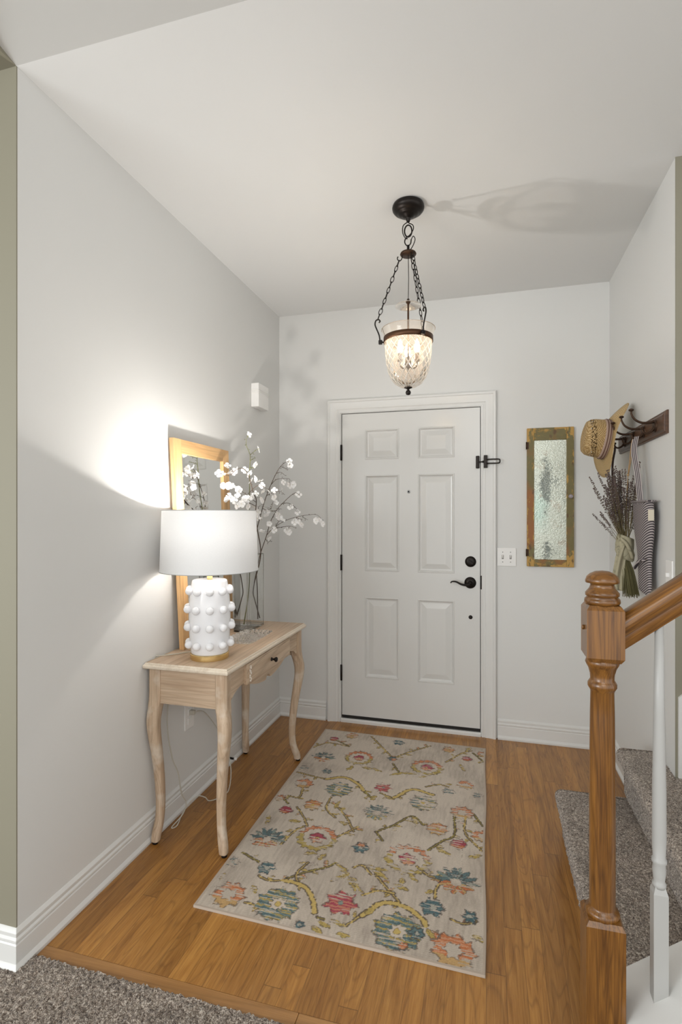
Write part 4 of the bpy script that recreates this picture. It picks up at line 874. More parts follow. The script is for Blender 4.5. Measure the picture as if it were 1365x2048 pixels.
for i in range(92):
    if i < len(targets): tu, tv = targets[i]; far = True
    else: tu = rl.gauss(1238, 22); tv = rl.uniform(930, 1025) + abs(tu - 1236) * .4
    yy = 2.70 + rl.uniform(-.06, .045)
    p0 = cen + V(rl.uniform(-.014, .014), rl.uniform(-.016, .016), rl.uniform(-.02, .01)); p1 = aty(tu, tv, yy)
    d_ = (p1 - p0); L_ = d_.length
    o = bpy.data.objects.new('lavender_sprig', vars_[i % 7]); COL.objects.link(o); o.parent = lb; o.location = p0 - wloc(lb)
    o.rotation_mode = 'QUATERNION'; o.rotation_quaternion = d_.to_track_quat('Z', 'Y'); o.scale = (1, 1, L_ / .40)
m = MB(); bt = aty(1262, 1192, 2.66)
for i in range(110):
    a = rl.uniform(0, 2 * PI); r_ = math.sqrt(rl.random()); s0 = V(r_ * .016 * math.cos(a), r_ * .016 * math.sin(a), 0); s1_ = V(r_ * .036 * math.cos(a + .5), r_ * .030 * math.sin(a + .5), rl.uniform(-.008, .014))
    m.tube([cen + s0 + V(0, 0, .03), cen + s0 + V(0, 0, -.05), (cen + bt) / 2 + (s0 + s1_) / 2, bt + s1_], .0014, 4, sub=2)
m.build('stem_ends', plain('olive_dried_stems', (.13, .115, .045), .7), lb, kind='stuff')
t = NT('floral_sage_cloth'); co = t.co(); a_ = t.noise(co, 28, 3, .6, .5).outputs[0]; b_ = t.noise(t.co(loc=(2, 5, 1)), 60, 3).outputs[0]
col = t.mix(t.ramp(a_, [(.56, 0), (.62, .6)]), (.38, .345, .235), (.17, .165, .11)); col = t.mix(t.ramp(b_, [(.62, 0), (.67, .7)]), col, (.47, .42, .28))
t.P(Base_Color=col, Roughness=.85); t.bump(t.noise(co, 500, 2).outputs[0], .2, .001); M_sage = t.m
m = MB(); NA = 48
rings = []
for (dz, r_, ex) in ((.045, .030, 0), (.042, .034, .002), (.02, .033, .004), (0, .034, .005), (-.03, .036, .005), (-.055, .031, .004), (-.062, .028, 0)):
    rings.append([cen + V(0, 0, dz - .012 * math.cos(a)) + V((r_ + ex * math.sin(5 * a + dz * 60)) * math.cos(a), (r_ + ex * math.sin(5 * a + dz * 60)) * .85 * math.sin(a), 0) for a in np.linspace(0, 2 * PI, NA + 1)[:-1]])
vs_ = [p for r in rings for p in r]; fs = [(i * NA + k, i * NA + (k + 1) % NA, (i + 1) * NA + (k + 1) % NA, (i + 1) * NA + k) for i in range(len(rings) - 1) for k in range(NA)]
m.add(vs_, fs, True)
# hanging tail of the cloth
NT_, NR = 14, 16; vs_ = []
rowsL = [(1243, 1088), (1236, 1100), (1231, 1118), (1227, 1140), (1224, 1158), (1226, 1172), (1231, 1180)]; rowsR = [(1256, 1092), (1254, 1110), (1251, 1125), (1250, 1140), (1249, 1155), (1249, 1168), (1247, 1182)]
for i in range(NR + 1):
    t_ = i / NR * 6; k = min(5, int(t_)); f_ = t_ - k
    lu = [rowsL[k][q] * (1 - f_) + rowsL[k + 1][q] * f_ for q in (0, 1)]; ru = [rowsR[k][q] * (1 - f_) + rowsR[k + 1][q] * f_ for q in (0, 1)]
    for j in range(NT_ + 1):
        s_ = j / NT_; u_ = lu[0] * (1 - s_) + ru[0] * s_; v_ = lu[1] * (1 - s_) + ru[1] * s_
        vs_.append(aty(u_, v_, 2.665 + .008 * math.sin(s_ * 9 + i * .15) + .010 * (1 - math.sin(PI * s_))))
fs = [(i * (NT_ + 1) + j, (i + 1) * (NT_ + 1) + j, (i + 1) * (NT_ + 1) + j + 1, i * (NT_ + 1) + j + 1) for i in range(NR) for j in range(NT_)]
m.add(vs_, fs, True)
m.tube([cen + V(-.025, -.030, .035), cen + V(-.005, -.037, .015), cen + V(.012, -.036, -.02), cen + V(.024, -.028, -.055)], .008, 8, sub=5)
ob = m.build('cloth_wrap', M_sage, lb, label='muted green printed cloth tied round stems', recalc=False); md_ = ob.modifiers.new('thickness', 'SOLIDIFY'); md_.thickness = .002
m = MB(); hk = V(xw - .040, HY[1] + .003, 1.722)
tw = aty(1257, 950, 2.68)
m.tube([hk + V(0, .004, .004), hk + V(-.006, .01, -.03), tw], .0022, 6, sub=4); m.tube([hk + V(0, -.004, .004), hk + V(0, 0, -.03), tw + V(.002, 0, 0)], .0018, 6, sub=4); m.tube([tw, (tw + cen) / 2 + V(.0, .01, 0), cen + V(0, 0, .03)], .0018, 6, sub=4); m.sphere(tw, .006, 8, 6)
m.build('twine', plain('jute_twine', (.42, .27, .13), .8), lb)
# dark leather strap hanging behind the hat
m = MB(); ps = [V(xw - .046, HY[3], 1.722), V(xw - .047, HY[3], 1.70), aty(1226, 930, HY[3]) , aty(1226, 985, HY[3])]
m.tube(ps, .005, 6, sub=4); m.build('leather_strap', plain('dark_leather', (.05, .025, .018), .6), None, label='dark leather strap hanging straight down below the hat', cat='strap')

# ---------------------------------------------------------------- ticking stripe apron
def stripes(name, axis, period, slope=.0, slope2=0):
    t = NT(name); tc = t.n('ShaderNodeTexCoord'); sp = t.n('ShaderNodeSeparateXYZ', {0: tc.outputs['Object']})
    e = t.math('ADD', sp.outputs[2 if axis == 'z' else 1], t.math('MULTIPLY', sp.outputs[1 if axis == 'z' else 2], slope))
    e = t.math('ADD', e, t.math('MULTIPLY', sp.outputs[0], slope2))
    fr = t.math('FRACT', t.math('DIVIDE', e, period)); s = t.math('GREATER_THAN', fr, .5)
    t.P(Base_Color=t.mix(s, (.42, .37, .36), (.035, .028, .035)), Roughness=.85); t.bump(t.noise(t.co(), 700, 2).outputs[0], .2, .0006); return t.m
ap = thing('striped_apron', 'folded black and white ticking stripe apron hanging by its strap', 'apron', (.655, 2.55, 1.04))
M_tk = stripes('ticking_stripe', 'z', .0105, .45); M_tk2 = stripes('ticking_stripe_strap', 'y', .0075, .0, .9)
m = MB(); NZ, NC = 40, 28; vs_ = []
for i in range(NZ + 1):
    t_ = i / NZ; z = 1.045 + .39 * t_
    ya = 2.462 + (2.425 - 2.462) * t_; yb_ = 2.615 + (2.700 - 2.615) * t_ ; hw = (yb_ - ya) / 2 * (.90 + .10 * math.cos(t_ * 9)); yc = (ya + yb_) / 2
    th = .012 + .014 * t_
    for k in range(NC):
        a = 2 * PI * k / NC; ca, sa = math.cos(a), math.sin(a)
        wob = 1 + .10 * math.sin(3 * a + t_ * 5)
        vs_.append((XR - .034 - th * wob * math.copysign(abs(ca) ** .7, ca), yc + hw * math.copysign(abs(sa) ** .85, sa), z + .006 * math.sin(a * 2)))
fs = [(i * NC + k, i * NC + (k + 1) % NC, (i + 1) * NC + (k + 1) % NC, (i + 1) * NC + k) for i in range(NZ) for k in range(NC)] + [tuple(range(NC))[::-1]]
m.add(vs_, fs, True)
m.tube([V(XR - .060, 2.60, 1.142), V(XR - .066, 2.55, 1.158), V(XR - .064, 2.50, 1.185), V(XR - .058, 2.46, 1.190)], .007, 8, sub=6)
m.build('folded_cloth', M_tk, ap)
m = MB(); m.tube([(XR - .036 - (.026) * math.copysign(abs(math.cos(a)) ** .7, math.cos(a)), 2.5625 + .137 * math.copysign(abs(math.sin(a)) ** .85, math.sin(a)), 1.436) for a in np.linspace(0, 2 * PI, 40)[:-1]], .0045, 6, closed=True)
m.build('rolled_edge', M_tk2, ap)
def ribbon(m, pts, w, side, K=7):
    pts = catmull([Vector(p) for p in pts], 8); side = Vector(side); vs_ = []
    n = len(pts); th_ = V(.0015, .0015, 0)
    for q in range(K):
        vs_ = []
        for p in pts:
            a_, b_ = p + side * w * (q / K - .5), p + side * w * ((q + 1) / K - .5); vs_ += [a_, b_, b_ + th_, a_ + th_]
        m.add(vs_, [(0, 1, 2, 3), tuple((n - 1) * 4 + k for k in range(4))] + [(i * 4 + k, i * 4 + (k + 1) % 4, i * 4 + 4 + (k + 1) % 4, i * 4 + 4 + k) for i in range(n - 1) for k in range(4)], False, q % 2)
m = MB(); sd_ = Vector((.70, -.71, 0)).normalized()
ribbon(m, [(XR - .050, 2.545, 1.425), (XR - .055, 2.570, 1.55), (XR - .062, 2.600, 1.66), (xw - .034, 2.612, 1.722), (xw - .028, 2.62, 1.728)], .026, sd_); m.build('neck_strap', [plain('strap_cream', (.42, .37, .36), .85), plain('strap_black', (.035, .028, .035), .85)], ap)
m = MB(); m.bbox((XR - .052, 2.424, 1.355), (XR - .030, 2.428, 1.400), .001); m.build('fabric_tag', plain('cream_tag', (.62, .56, .44), .7), ap, label='small cream fabric tag')

# ---------------------------------------------------------------- staircase, newel, handrail, balusters
RIS, TR, X1 = .190, .252, .287; YS0, YS1 = 1.325, 2.452
stc = thing('staircase', 'grey-brown carpeted staircase climbing right behind the oak newel post', 'stairs', (.80, 1.85, 0))
def step(x0, x1, y0, y1, z0, z1):
    """carpeted step: rounded nosing profile extruded along y, tufted"""
    R = .026; prof = [(x0 + .030, z0), (x0 + .030, z1 - .060), (x0 + .020, z1 - .050)]
    for k in range(9): a = math.radians(-110 - 20 * k + 0); prof.append((x0 + R + R * math.cos(PI + math.radians(-60 + 15 * k * 1.17) * -1) * 1, z1 - R + R * math.sin(PI - math.radians(-60 + 15 * k * 1.17))))
    prof = [(x0 + .030, z0), (x0 + .030, z1 - .058)] + [(x0 + R - R * math.cos(math.radians(a)), z1 - R + R * math.sin(math.radians(a))) for a in range(-60, 91, 15)] + [(x1, z1)]
    # resample finely
    P = [prof[0]]
    for a, b in zip(prof, prof[1:]):
        L = math.hypot(b[0] - a[0], b[1] - a[1]); n = max(1, int(L / .007))
        for k in range(1, n + 1): P.append((a[0] + (b[0] - a[0]) * k / n, a[1] + (b[1] - a[1]) * k / n))
    ny = int((y1 - y0) / .007); m = MB(); vs_ = []; nP = len(P)
    jit = rng.normal(0, .0016, (ny + 1, nP, 3))
    for j in range(ny + 1):
        y = y0 + (y1 - y0) * j / ny; e = min(j, ny - j) / ny * (y1 - y0); rnd = 1 - math.sqrt(max(0, 1 - max(0, (.022 - e) / .022) ** 2)) if e < .022 else 0
        for i, (x, z) in enumerate(P):
            sag = .004 * math.sin(y * 9 + x * 14)
            vs_.append((x + jit[j, i, 0] + .018 * rnd, y + jit[j, i, 1], z + (jit[j, i, 2] + sag if z > z0 + .01 else 0) - .018 * rnd * (z > z1 - .05)))
    fs = [(j * nP + i, j * nP + i + 1, (j + 1) * nP + i + 1, (j + 1) * nP + i) for j in range(ny) for i in range(nP - 1)]
    m.add(vs_, fs, True)
    for yy in (y0 + .002, y1 - .002):
        q = [(x + .001, yy, z - .001) for x, z in prof] + [(x1, yy, z0)]; m.add(q, [tuple(range(len(q)))])
    return m
step(X1, X1 + TR + .06, YS0, YS1, 0, RIS).build('step', M_carpet, stc, recalc=False)
sm_ = step(X1 + TR, XR - .001, YS0, YS1 + .045, RIS, 2 * RIS); sm_.box((XR - .002, YS0, RIS), (XR + .10, YR - .012, 2 * RIS)); sm_.build('step', M_carpet, stc, recalc=False)
for k in range(2, 6): step(X1 + TR * k, X1 + TR * (k + 1) + .06, YS0, YR - .012, RIS * k, RIS * (k + 1)).build('step', M_carpet, stc, recalc=False)
# closed stringer with sloping cap
SLP = .75; zcap = lambda x: .1115 + SLP * x
m = MB(); m.prism([(.285, 0), (.285, zcap(.285) - .02), (1.9, zcap(1.9) - .02), (1.9, 0)], 'y', 1.195, 1.31); m.build('stringer', M_trim, stc)
m = MB(); m.add([(x, y, zcap(x) + dz) for x in (.279, 1.9) for y in (1.165, 1.335) for dz in (-.02, 0)], [(0, 1, 3, 2), (4, 6, 7, 5), (0, 4, 5, 1), (2, 3, 7, 6), (1, 5, 7, 3), (0, 2, 6, 4)]); m.build('stringer_cap', M_trim, stc)
m = MB(); m.prism([(.704, .38), (.704, .684), (.72, .70), (1.9, .70 + SLP * 1.18), (1.9, .38)], 'y', YR - .010, YR); m.build('skirt_board', M_trim, stc)

NX, NY, NS = .242, 1.245, .037
nw = thing('newel_post', 'turned golden oak newel post with a rounded mushroom cap', 'newel post', (NX, NY, 0))
def sq_block(m, z0, z1, s, ch0=0, ch1=0):
    P = [(s * .55, z0 - .0)] if False else []
    rings = []
    for (z, e) in ((z0, s - ch0), (z0 + ch0 * 1.6, s), (z1 - ch1 * 1.6, s), (z1, s - ch1)):
        rings.append([(NX - e, NY - e, z), (NX + e, NY - e, z), (NX + e, NY + e, z), (NX - e, NY + e, z)])
    vs_ = [p for r in rings for p in r]; fs = [(3, 2, 1, 0), (12, 13, 14, 15)]
    for i in range(3):
        for k in range(4): l = (k + 1) % 4; fs.append((i * 4 + k, i * 4 + l, i * 4 + 4 + l, i * 4 + 4 + k))
    m.add(vs_, fs)
m = MB(); sq_block(m, 0, .520, NS + .001, 0, .006)
b_low = m.build('lower_block', M_oak['z'], nw)
def newel_turn():
    m = MB()
    m.lathe([(.0, .515), (.032, .516), (.0345, .524), (.032, .531), (.0265, .534), (.0258, .540), (.0262, .75), (.0245, .95), (.0235, .999), (.026, 1.004), (.0290, 1.009), (.0290, 1.016), (.026, 1.021), (.0238, 1.025), (.0245, 1.036), (.028, 1.049), (.032, 1.056), (.0340, 1.061), (.032, 1.068), (.028, 1.072), (0, 1.072)], (NX, NY, 0), 48); return m
newel_turn().build('turned_shaft', M_oak['z'], nw)
m = MB(); sq_block(m, 1.067, 1.187, NS - .0005, .006, .006); ub = m.build('upper_block', M_oak['z'], nw)
m = MB(); m.lathe([(.004, 0), (.0055, .001), (.005, .004), (0, .005)], (NX - NS + .0005, NY, 1.135), 16, mat=RY); m.build('wood_plug', M_oak['y'], ub)
m = MB(); m.lathe([(0, 1.185), (.033, 1.186), (.036, 1.192), (.035, 1.198), (.030, 1.203), (.0335, 1.205), (.034, 1.211), (.030, 1.216), (.026, 1.221), (.0235, 1.228), (.025, 1.232), (.0335, 1.233), (.0340, 1.238), (.031, 1.246), (.025, 1.252), (.015, 1.257), (0, 1.259)], (NX, NY, 0), 48); m.build('finial_cap', M_oak['x'], nw)

# handrail
hr = thing('handrail', 'glossy golden oak handrail sloping up from the newel post', 'handrail', (NX + NS, NY, 1.15))
HP = [(-.014, -.034), (.014, -.034), (.016, -.026), (.019, -.021), (.019, -.010), (.024, -.003), (.0265, .006), (.027, .014), (.023, .023), (.013, .030), (0, .032), (-.013, .030), (-.023, .023), (-.027, .014), (-.0265, .006), (-.024, -.003), (-.019, -.010), (-.019, -.021), (-.016, -.026)]
hx0 = NX + NS - .002; hz0 = 1.131; hr.location = (hx0, NY, hz0); m = MB(); n = len(HP); vs_ = []
for x in (-.028, 2.0):
    for (a, b) in HP: vs_.append((hx0 + x, NY + a * 1.08, hz0 + b * .96))
m.add(vs_, [(k, (k + 1) % n, n + (k + 1) % n, n + k) for k in range(n)] + [tuple(range(n)), tuple(n + k for k in range(n))])
m.build('rail', M_oak['x'], hr, autos=35).rotation_euler = (0, -math.atan(SLP), 0)

def baluster(bx, by, label):
    t = thing('baluster', label, 'baluster', (bx, by, zcap(bx)))
    zt = hz0 + SLP * (bx - hx0) - .045; z0 = zcap(bx); s = .0138
    m = MB(); q = []
    for (z, e) in ((z0 + .0, s), (z0 + .215, s), (z0 + .232, s * .62)):
        q.append([(bx - e, by - e, z), (bx + e, by - e, z), (bx + e, by + e, z), (bx - e, by + e, z)])
    q[0] = [(x, y, zcap(x) - .001) for x, y, _ in q[0]]
    vs_ = [p for r in q for p in r]; fs = [(3, 2, 1, 0), (8, 9, 10, 11)] + [(i * 4 + k, i * 4 + (k + 1) % 4, i * 4 + 4 + (k + 1) % 4, i * 4 + 4 + k) for i in range(2) for k in range(4)]
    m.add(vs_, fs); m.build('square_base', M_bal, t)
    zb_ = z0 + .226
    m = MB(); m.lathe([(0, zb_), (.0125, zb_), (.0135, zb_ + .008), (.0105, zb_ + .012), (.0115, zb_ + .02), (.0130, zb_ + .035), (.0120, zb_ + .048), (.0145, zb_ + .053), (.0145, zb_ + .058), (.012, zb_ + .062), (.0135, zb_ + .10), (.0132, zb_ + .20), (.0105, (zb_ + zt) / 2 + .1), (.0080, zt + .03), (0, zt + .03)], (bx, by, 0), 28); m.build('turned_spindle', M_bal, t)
baluster(.350, 1.240, 'white turned stair baluster standing on the sloping stringer cap')

# ---------------------------------------------------------------- area rug
RX0, RX1, RY0, RY1 = -.992, -.002, 1.630, 3.205
def make_rug():
    CW = .0026; nx = int((RX1 - RX0) / CW); ny = int((RY1 - RY0) / CW)
    X, Y = np.meshgrid(np.linspace(0, RX1 - RX0, nx), np.linspace(0, RY1 - RY0, ny), indexing='ij')
    rn = np.random.default_rng(4)
    def snoise(sx, sy, seed, oct_=3):
        r = np.random.default_rng(seed); out = np.zeros_like(X); amp = 1; tot = 0
        for o in range(oct_):
            gx = max(2, int((RX1 - RX0) / sx * 2 ** o)) + 2; gy = max(2, int((RY1 - RY0) / sy * 2 ** o)) + 2
            G = r.random((gx, gy)); fx = X / (RX1 - RX0) * (gx - 2); fy = Y / (RY1 - RY0) * (gy - 2)
            ix = fx.astype(int); iy = fy.astype(int); tx = fx - ix; ty = fy - iy; tx = tx * tx * (3 - 2 * tx); ty = ty * ty * (3 - 2 * ty)
            out += amp * ((G[ix, iy] * (1 - tx) + G[ix + 1, iy] * tx) * (1 - ty) + (G[ix, iy + 1] * (1 - tx) + G[ix + 1, iy + 1] * tx) * ty); tot += amp; amp *= .5
        return out / tot
    C = lambda *c: np.array(c)
    cream = C(.56, .485, .405); grey = C(.34, .285, .235)
    orange = C(.50, .17, .07); salmon = C(.56, .28, .16); pink = C(.36, .065, .09); yel = C(.52, .38, .13); oli = C(.30, .24, .065); teal = C(.07, .13, .15); lteal = C(.22, .27, .24); dark = C(.07, .05, .042); gold = C(.50, .32, .14)
    n1 = snoise(.22, .16, 1)[..., None]; n2 = snoise(.012, .06, 2)[..., None]
    g_ = np.clip((n1 - .5) * 4 + .38, 0, 1) * .5 + (n2 - .5) * .7 + (snoise(.006, .03, 14, 1)[..., None] - .5) * .35; g_ = np.clip(g_, 0, 1)
    img = cream * (1 - g_) + grey * g_
    # distressed streaks running along x
    streak = snoise(.055, .0042, 3, 2); jag = snoise(.012, .012, 5, 2) - .5; jag2 = snoise(.012, .012, 6, 2) - .5
    wornmap = snoise(.25, .25, 8, 2)
    keep = streak > (.38 + .30 * np.clip((wornmap - .45) * 3, 0, 1) - .06)
    XX = X + jag * .016; YY = Y + jag2 * .014
    dotted = (snoise(.008, .008, 12, 1) > .33)
    chk = ((np.floor(X / CW) + np.floor(Y / CW)) % 2 == 0)
    def paintm(mask, col, worn=True, a=1.0):
        mk = mask & keep if worn else mask
        img[mk] = img[mk] * (1 - a) + (col * (0.88 + .24 * rn.random((mk.sum(), 1)))) * a
    def outline(d, w=.0044):   # d signed distance-ish array
        mk = (np.abs(d) < w) & dotted & (keep | (rn.random(X.shape) > .7)); img[mk] = dark * .6 + img[mk] * .4
    def sc_px(px_, py_):   # crop coords -> rug coords
        u = 380 + px_ / 2.2016; v = 1440 + py_ / 2.2016; r = ray(u, v); t_ = -H / r[2]; return r[0] * t_ - RX0, r[1] * t_ - RY0
    def polar(c, rot=0):
        dx = XX - c[0]; dy = YY - c[1]; r = np.hypot(dx, dy); a = np.arctan2(dy, dx) - rot; return r, a
    def petal_r(a, n, R, k=.22, sh=0): return R * (1 - k * np.abs(np.sin((a + sh) * n / 2)) ** .8 * 1.0)
    def flower(c, R, cols, n=7, centre=None, k=.25):
        r, a = polar(c); pr = petal_r(a, n, R, k); m_ = r < pr
        band = (np.sin(YY * 420 + c[0] * 50) > 0) if len(cols) > 1 else np.zeros_like(m_)
        paintm(m_ & ~band, cols[0]); 
        if len(cols) > 1: paintm(m_ & band, cols[1])
        if len(cols) > 2: paintm(m_ & (YY - c[1] < -.3 * R), cols[2])
        outline(r - pr)
        if centre is not None:
            q = petal_r(a, 6, R * centre[1], .3); mm = r < q; img[mm] = centre[0] if centre[0] is not None else (cream * .9)[None, :]; outline(r - q, .002)
    def leaf(p, q, w, col, col2=None):
        p = np.array(p); q = np.array(q); d = q - p; L = np.hypot(*d); t_ = ((XX - p[0]) * d[0] + (YY - p[1]) * d[1]) / L ** 2; s_ = ((XX - p[0]) * -d[1] + (YY - p[1]) * d[0]) / L
        prof_ = w * np.sqrt(np.clip(np.sin(np.clip(t_, 0, 1) * PI), 0, 1)) * (1 - .35 * t_); m_ = (np.abs(s_) < prof_) & (t_ > 0) & (t_ < 1)
        paintm(m_, col); 
        if col2 is not None: paintm(m_ & (s_ > 0), col2)
        outline(np.where((t_ > -.03) & (t_ < 1.03), np.abs(s_) - prof_, 1), .0026)
        outline(np.where((t_ > .1) & (t_ < .8), s_, 1), .0014)
    def vine(pts, w=.0055, col=yel):
        P = catmull([Vector((a, b, 0)) for a, b in pts], 8); D = np.full(X.shape, 9.)
        for a, b in zip(P, P[1:]):
            dx, dy = b.x - a.x, b.y - a.y; L2 = dx * dx + dy * dy + 1e-12
            x0, x1 = min(a.x, b.x) - .03, max(a.x, b.x) + .03; y0, y1 = min(a.y, b.y) - .03, max(a.y, b.y) + .03
            i0, i1 = max(0, int(x0 / CW)), min(nx, int(x1 / CW) + 1); j0, j1 = max(0, int(y0 / CW)), min(ny, int(y1 / CW) + 1)
            if i0 >= i1 or j0 >= j1: continue
            xs, ys = XX[i0:i1, j0:j1] - jag[i0:i1, j0:j1] * .010, YY[i0:i1, j0:j1] - jag2[i0:i1, j0:j1] * .009
            t_ = np.clip(((xs - a.x) * dx + (ys - a.y) * dy) / L2, 0, 1); d_ = np.hypot(xs - a.x - t_ * dx, ys - a.y - t_ * dy); D[i0:i1, j0:j1] = np.minimum(D[i0:i1, j0:j1], d_)
        paintm(D < w, col, False); 
        mk = (np.abs(D - w) < .0030) & dotted; img[mk] = dark * .8 + img[mk] * .2
    S = sc_px
    # vines
    vines = [[(800, 80), (850, 130), (895, 175)], [(895, 175), (960, 150), (1060, 120)], [(1130, 190), (1200, 150), (1240, 140)], [(1250, 150), (1300, 190)], [(640, 95), (700, 125)],
             [(895, 200), (920, 235)], [(740, 280), (770, 330)], [(470, 395), (500, 440), (515, 480)], [(640, 380), (690, 440), (720, 500)], [(820, 500), (900, 470), (980, 430), (1030, 470)],
             [(820, 500), (850, 540)], [(1050, 580), (1110, 540), (1165, 510), (1165, 430)], [(1215, 430), (1215, 500), (1290, 580)], [(430, 710), (520, 680), (600, 660), (640, 640)], [(820, 690), (870, 750), (930, 815)],
             [(430, 345), (480, 350), (500, 300)], [(690, 915), (740, 880), (790, 855)], [(560, 880), (590, 890)], [(430, 380), (400, 345)], [(720, 660), (760, 650), (800, 690)], [(1140, 690), (1090, 740), (1080, 790)]]
    vines += [[(470, 240), (560, 262), (600, 270)], [(765, 320), (800, 350)], [(500, 480), (460, 500), (400, 560)], [(640, 530), (700, 500), (740, 480)], [(1040, 300), (1100, 290), (1140, 300)], [(300, 700), (340, 720), (420, 720)], [(1000, 650), (1050, 690), (1100, 700)], [(230, 600), (300, 640)], [(480, 760), (470, 690), (520, 640)], [(760, 780), (830, 760), (900, 770)], [(620, 350), (600, 400), (640, 440)], [(1250, 420), (1290, 470)], [(540, 130), (610, 110), (700, 125)], [(950, 330), (900, 350), (840, 330)], [(350, 800), (300, 830), (240, 820)], [(1150, 880), (1200, 900), (1260, 890)]]
    for iv, v_ in enumerate(vines):
        P_ = catmull([Vector((*S(*p), 0)) for p in v_], 6); acc = 0
        for a_, b_ in zip(P_, P_[1:]):
            acc += (b_ - a_).length
            if acc > .052:
                acc = 0; d_ = (b_ - a_).normalized(); sgn = 1 if rn.random() > .5 else -1; nrm = Vector((-d_.y, d_.x, 0)) * sgn; e_ = a_ + (d_ * .6 + nrm) * (.026 + .014 * rn.random())
                leaf((a_.x, a_.y), (e_.x, e_.y), .009, oli * .4 + yel * .6, yel if rn.random() > .3 else salmon)
    for v_ in vines: vine([S(*p) for p in v_], .0045, yel if len(v_) % 2 else oli)
    # big arches above the teal flowers
    for p in ([(600, 270), (680, 262), (740, 290), (765, 320)], [(900, 350), (980, 312), (1070, 335)], [(420, 720), (500, 745), (540, 800), (550, 860)], [(760, 870), (850, 815), (950, 830), (1020, 880), (1040, 910)]):
        vine([S(*q) for q in p], .0100, yel)
    # ring flowers: orange/olive wreath round a pink centre
    for (a, b, R) in ((745, 175, .088), (1045, 215, .092), (560, 530, .092), (960, 620, .098)):
        c = S(a, b); r, an = polar(c); o_ = petal_r(an, 15, R, .14); i_ = petal_r(an, 13, R * .72, .12); mk = (r < o_) & (r > i_); up_ = YY > c[1] + .15 * R
        paintm(mk & up_, orange * .8 + salmon * .2); paintm(mk & ~up_, oli * .5 + yel * .5); outline(r - o_); outline(r - i_, .0022)
        flower(c, R * .40, [pink, pink, salmon], 7, (yel, .25), .2)
    # teal / yellow blooms
    for (a, b, R) in ((655, 315, .070), (1030, 370, .072), (385, 825, .085), (915, 940, .088)):
        c = S(a, b); r, an = polar(c); pr = petal_r(an, 11, R, .18); top = np.sin(YY * 260 + XX * 20) > -.1
        paintm((r < pr) & top, teal * .8 + lteal * .2); paintm((r < pr) & ~top, yel * .6 + oli * .4); paintm((r < pr) & (np.sin(YY * 500) > .55), lteal)
        mk = (r < pr) & chk & keep & (streak > .5); img[mk] *= .75; outline(r - pr)
        q = petal_r(an, 8, R * .42, .35); mm = r < q; img[mm] = cream; outline(r - q, .002); mm = r < R * .14; img[mm] = yel; outline(r - R * .14, .0016)
    # feathery lotus: teal fronds with an orange base
    for (a, b, s_) in ((585, 175, .8), (825, 420, .85), (335, 540, .95), (1175, 720, 1.0)):
        c = S(a, b)
        for k, an in enumerate((8, 32, 58, 82, 98, 122, 148, 172)):
            A = math.radians(an); L = .088 * s_ * (1.05 if 50 < an < 130 else 1); p0 = (c[0] + .020 * s_ * math.cos(A), c[1] + .020 * s_ * math.sin(A)); p1 = (c[0] + L * math.cos(A), c[1] + L * math.sin(A) * .95)
            leaf(p0, p1, .0125 * s_, teal * .7 + lteal * .3 if k % 3 else lteal)
        for an in (200, 232, 265, 298, 335):
            if (a, b) == (825, 420): cc1, cc2 = lteal, yel
            else: cc1, cc2 = orange, gold
            A = math.radians(an); leaf((c[0] + .018 * s_ * math.cos(A), c[1] + .018 * s_ * math.sin(A)), (c[0] + .068 * s_ * math.cos(A), c[1] + .062 * s_ * math.sin(A)), .016 * s_, cc1, cc2)
    # orange flowers
    for (a, b, R, cs) in ((500, 290, .052, 0), (540, 385, .048, 1), (1200, 412, .056, 0), (1090, 485, .052, 1), (165, 785, .070, 0), (1160, 1020, .075, 0), (715, 78, .045, 1), (1140, 135, .040, 1), (1285, 515, .045, 0), (1290, 155, .035, 0), (395, 355, .03, 0), (1215, 290, .045, 0)):
        flower(S(a, b), R, [orange, gold if cs else salmon, gold], 9, (None, .45) if not cs else (yel, .22), .24)
    for (a, b, R) in ((850, 305, .050), (665, 815, .068)): flower(S(a, b), R, [pink, salmon * .6 + pink * .4], 7, (lteal, .22), .34)
    for (a, b, R) in ((420, 408, .032), (1185, 550, .036), (1222, 175, .030), (635, 92, .026)): flower(S(a, b), R, [pink, pink, orange], 5, None, .12)
    for (a, b, R) in ((1140, 320, .036), (1070, 830, .048), (605, 235, .030), (500, 220, .028), (1265, 335, .028), (1230, 870, .030), (920, 105, .040), (895, 178, .030), (755, 572, .038), (335, 665, .042), (185, 640, .034), (1000, 945, .03), (480, 915, .018)):
        flower(S(a, b), R, [teal * .6 + lteal * .4, teal], 6, (lteal * .5 + cream * .5, .35), .3)
    for (a, b) in ((900, 180), (757, 560), (940, 1000), (1080, 950)): flower(S(a, b), .018, [salmon, orange], 6)
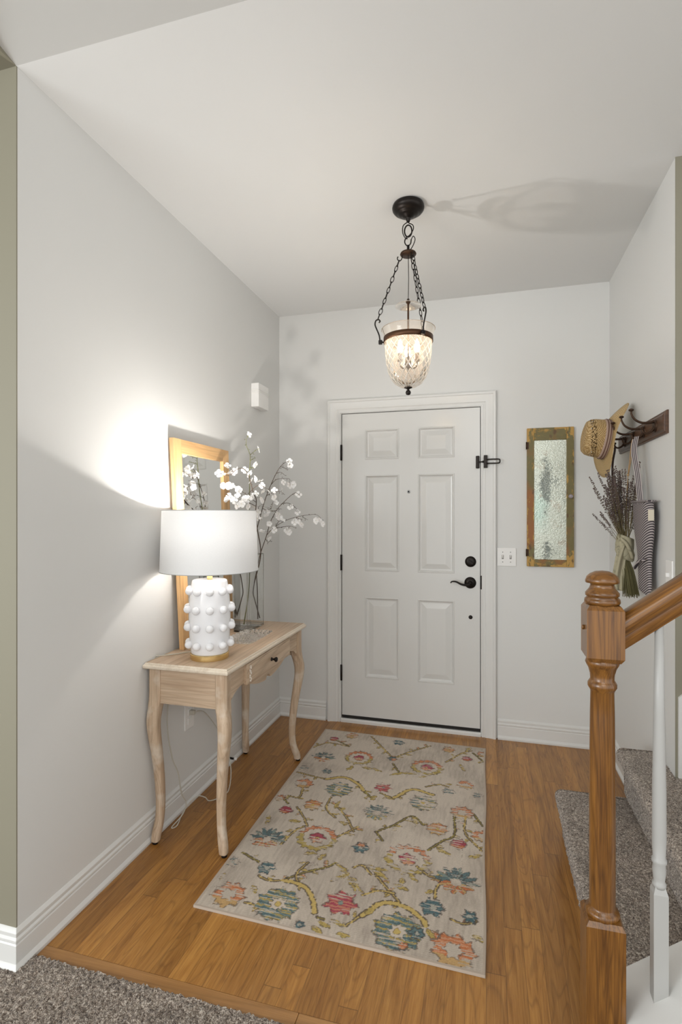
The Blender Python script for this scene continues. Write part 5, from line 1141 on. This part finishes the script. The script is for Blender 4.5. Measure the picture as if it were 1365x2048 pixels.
    # olive and yellow leaves
    lv = [(700, 690, 620, 720), (700, 690, 640, 640), (700, 700, 730, 770), (710, 700, 760, 770), (790, 655, 880, 715), (800, 660, 870, 670), (850, 235, 780, 215), (880, 250, 960, 235), (940, 240, 1010, 245), (720, 210, 690, 230), (760, 215, 800, 225),
          (640, 400, 660, 365), (690, 470, 660, 455), (985, 430, 1000, 475), (900, 500, 905, 480), (430, 455, 490, 460), (1085, 570, 1150, 600), (1230, 610, 1290, 600), (940, 700, 920, 745), (970, 690, 1000, 720), (900, 730, 965, 760),
          (560, 900, 620, 925), (620, 890, 680, 920), (540, 920, 580, 960), (650, 950, 700, 965), (350, 435, 330, 470), (820, 340, 790, 370), (860, 340, 905, 365), (500, 600, 560, 600), (480, 640, 560, 650), (560, 630, 600, 600), (1080, 235, 1010, 260), (1190, 200, 1210, 230), (1240, 120, 1210, 150), (270, 745, 290, 780), (130, 720, 150, 690), (1040, 930, 1080, 960), (1240, 950, 1290, 980), (820, 830, 770, 870)]
    for (a, b, c_, d_) in lv: leaf(S(a, b), S(c_, d_), .012, oli * .45 + yel * .55, yel * .8 + oli * .2)
    # rows of weave
    img *= (1 + .05 * np.sin(Y / CW * PI * .66))[..., None] ; img *= (.93 + .14 * rn.random((nx, ny)))[..., None]
    bd = (X < .008) | (X > RX1 - RX0 - .008) | (Y < .008) | (Y > RY1 - RY0 - .008); img[bd] = C(.46, .38, .31)
    # mesh
    Z = .0085 + rn.random((nx, ny)) * .0007
    wav = .0018 * np.sin(Y * 11) ; 
    VX = X + RX0 + np.where(X > .9, .003 * np.sin(Y * 8), 0) ; VY = Y + RY0 + .012 * (X) * 0
    # slight skew of the left/near corner as seen
    VY = VY + (-.020 * (X / (RX1 - RX0)) + .0) * 1.0 + .010
    co = np.stack([VX, VY, Z], -1).reshape(-1, 3)
    idx = np.arange(nx * ny).reshape(nx, ny); quads = np.stack([idx[:-1, :-1], idx[1:, :-1], idx[1:, 1:], idx[:-1, 1:]], -1).reshape(-1, 4)
    # skirt to the floor
    rim = np.concatenate([idx[:, 0], idx[-1, 1:], idx[-2::-1, -1], idx[0, -2:0:-1]]); nr = len(rim); lowv = co[rim].copy(); lowv[:, 2] = 0.0005
    base = len(co); co2 = np.concatenate([co, lowv]); sk = np.stack([rim, base + np.arange(nr), base + (np.arange(nr) + 1) % nr, np.roll(rim, -1)], -1)
    allq = np.concatenate([quads, sk]); me = bpy.data.meshes.new('area_rug'); me.vertices.add(len(co2)); me.loops.add(allq.size); me.polygons.add(len(allq))
    o0 = np.array([(RX0 + RX1) / 2, (RY0 + RY1) / 2, 0]); me.vertices.foreach_set('co', (co2 - o0).ravel()); me.loops.foreach_set('vertex_index', allq.ravel())
    me.polygons.foreach_set('loop_start', np.arange(len(allq)) * 4); me.polygons.foreach_set('loop_total', np.full(len(allq), 4)); me.update(); me.validate()
    at = me.color_attributes.new('pattern', 'FLOAT_COLOR', 'POINT'); cl_ = np.ones((len(co2), 4)); ic = np.clip(img, 0, 1).reshape(-1, 3); cl_[:len(co), :3] = ic; cl_[len(co):, :3] = ic[rim]; at.data.foreach_set('color', cl_.ravel())
    t = NT('woven_rug'); va = t.n('ShaderNodeVertexColor'); va.layer_name = 'pattern'; t.P(Base_Color=va.outputs[0], Roughness=.95, Sheen_Weight=.1); t.b.inputs['Specular IOR Level'].default_value = .1
    t.bump(t.noise(t.co(), 500, 2).outputs[0], .4, .001); me.materials.append(t.m)
    o = bpy.data.objects.new('area_rug', me); COL.objects.link(o); o.location = o0; tag(o, 'faded floral area rug in cream, orange, pink and teal on floor', 'rug')
make_rug()
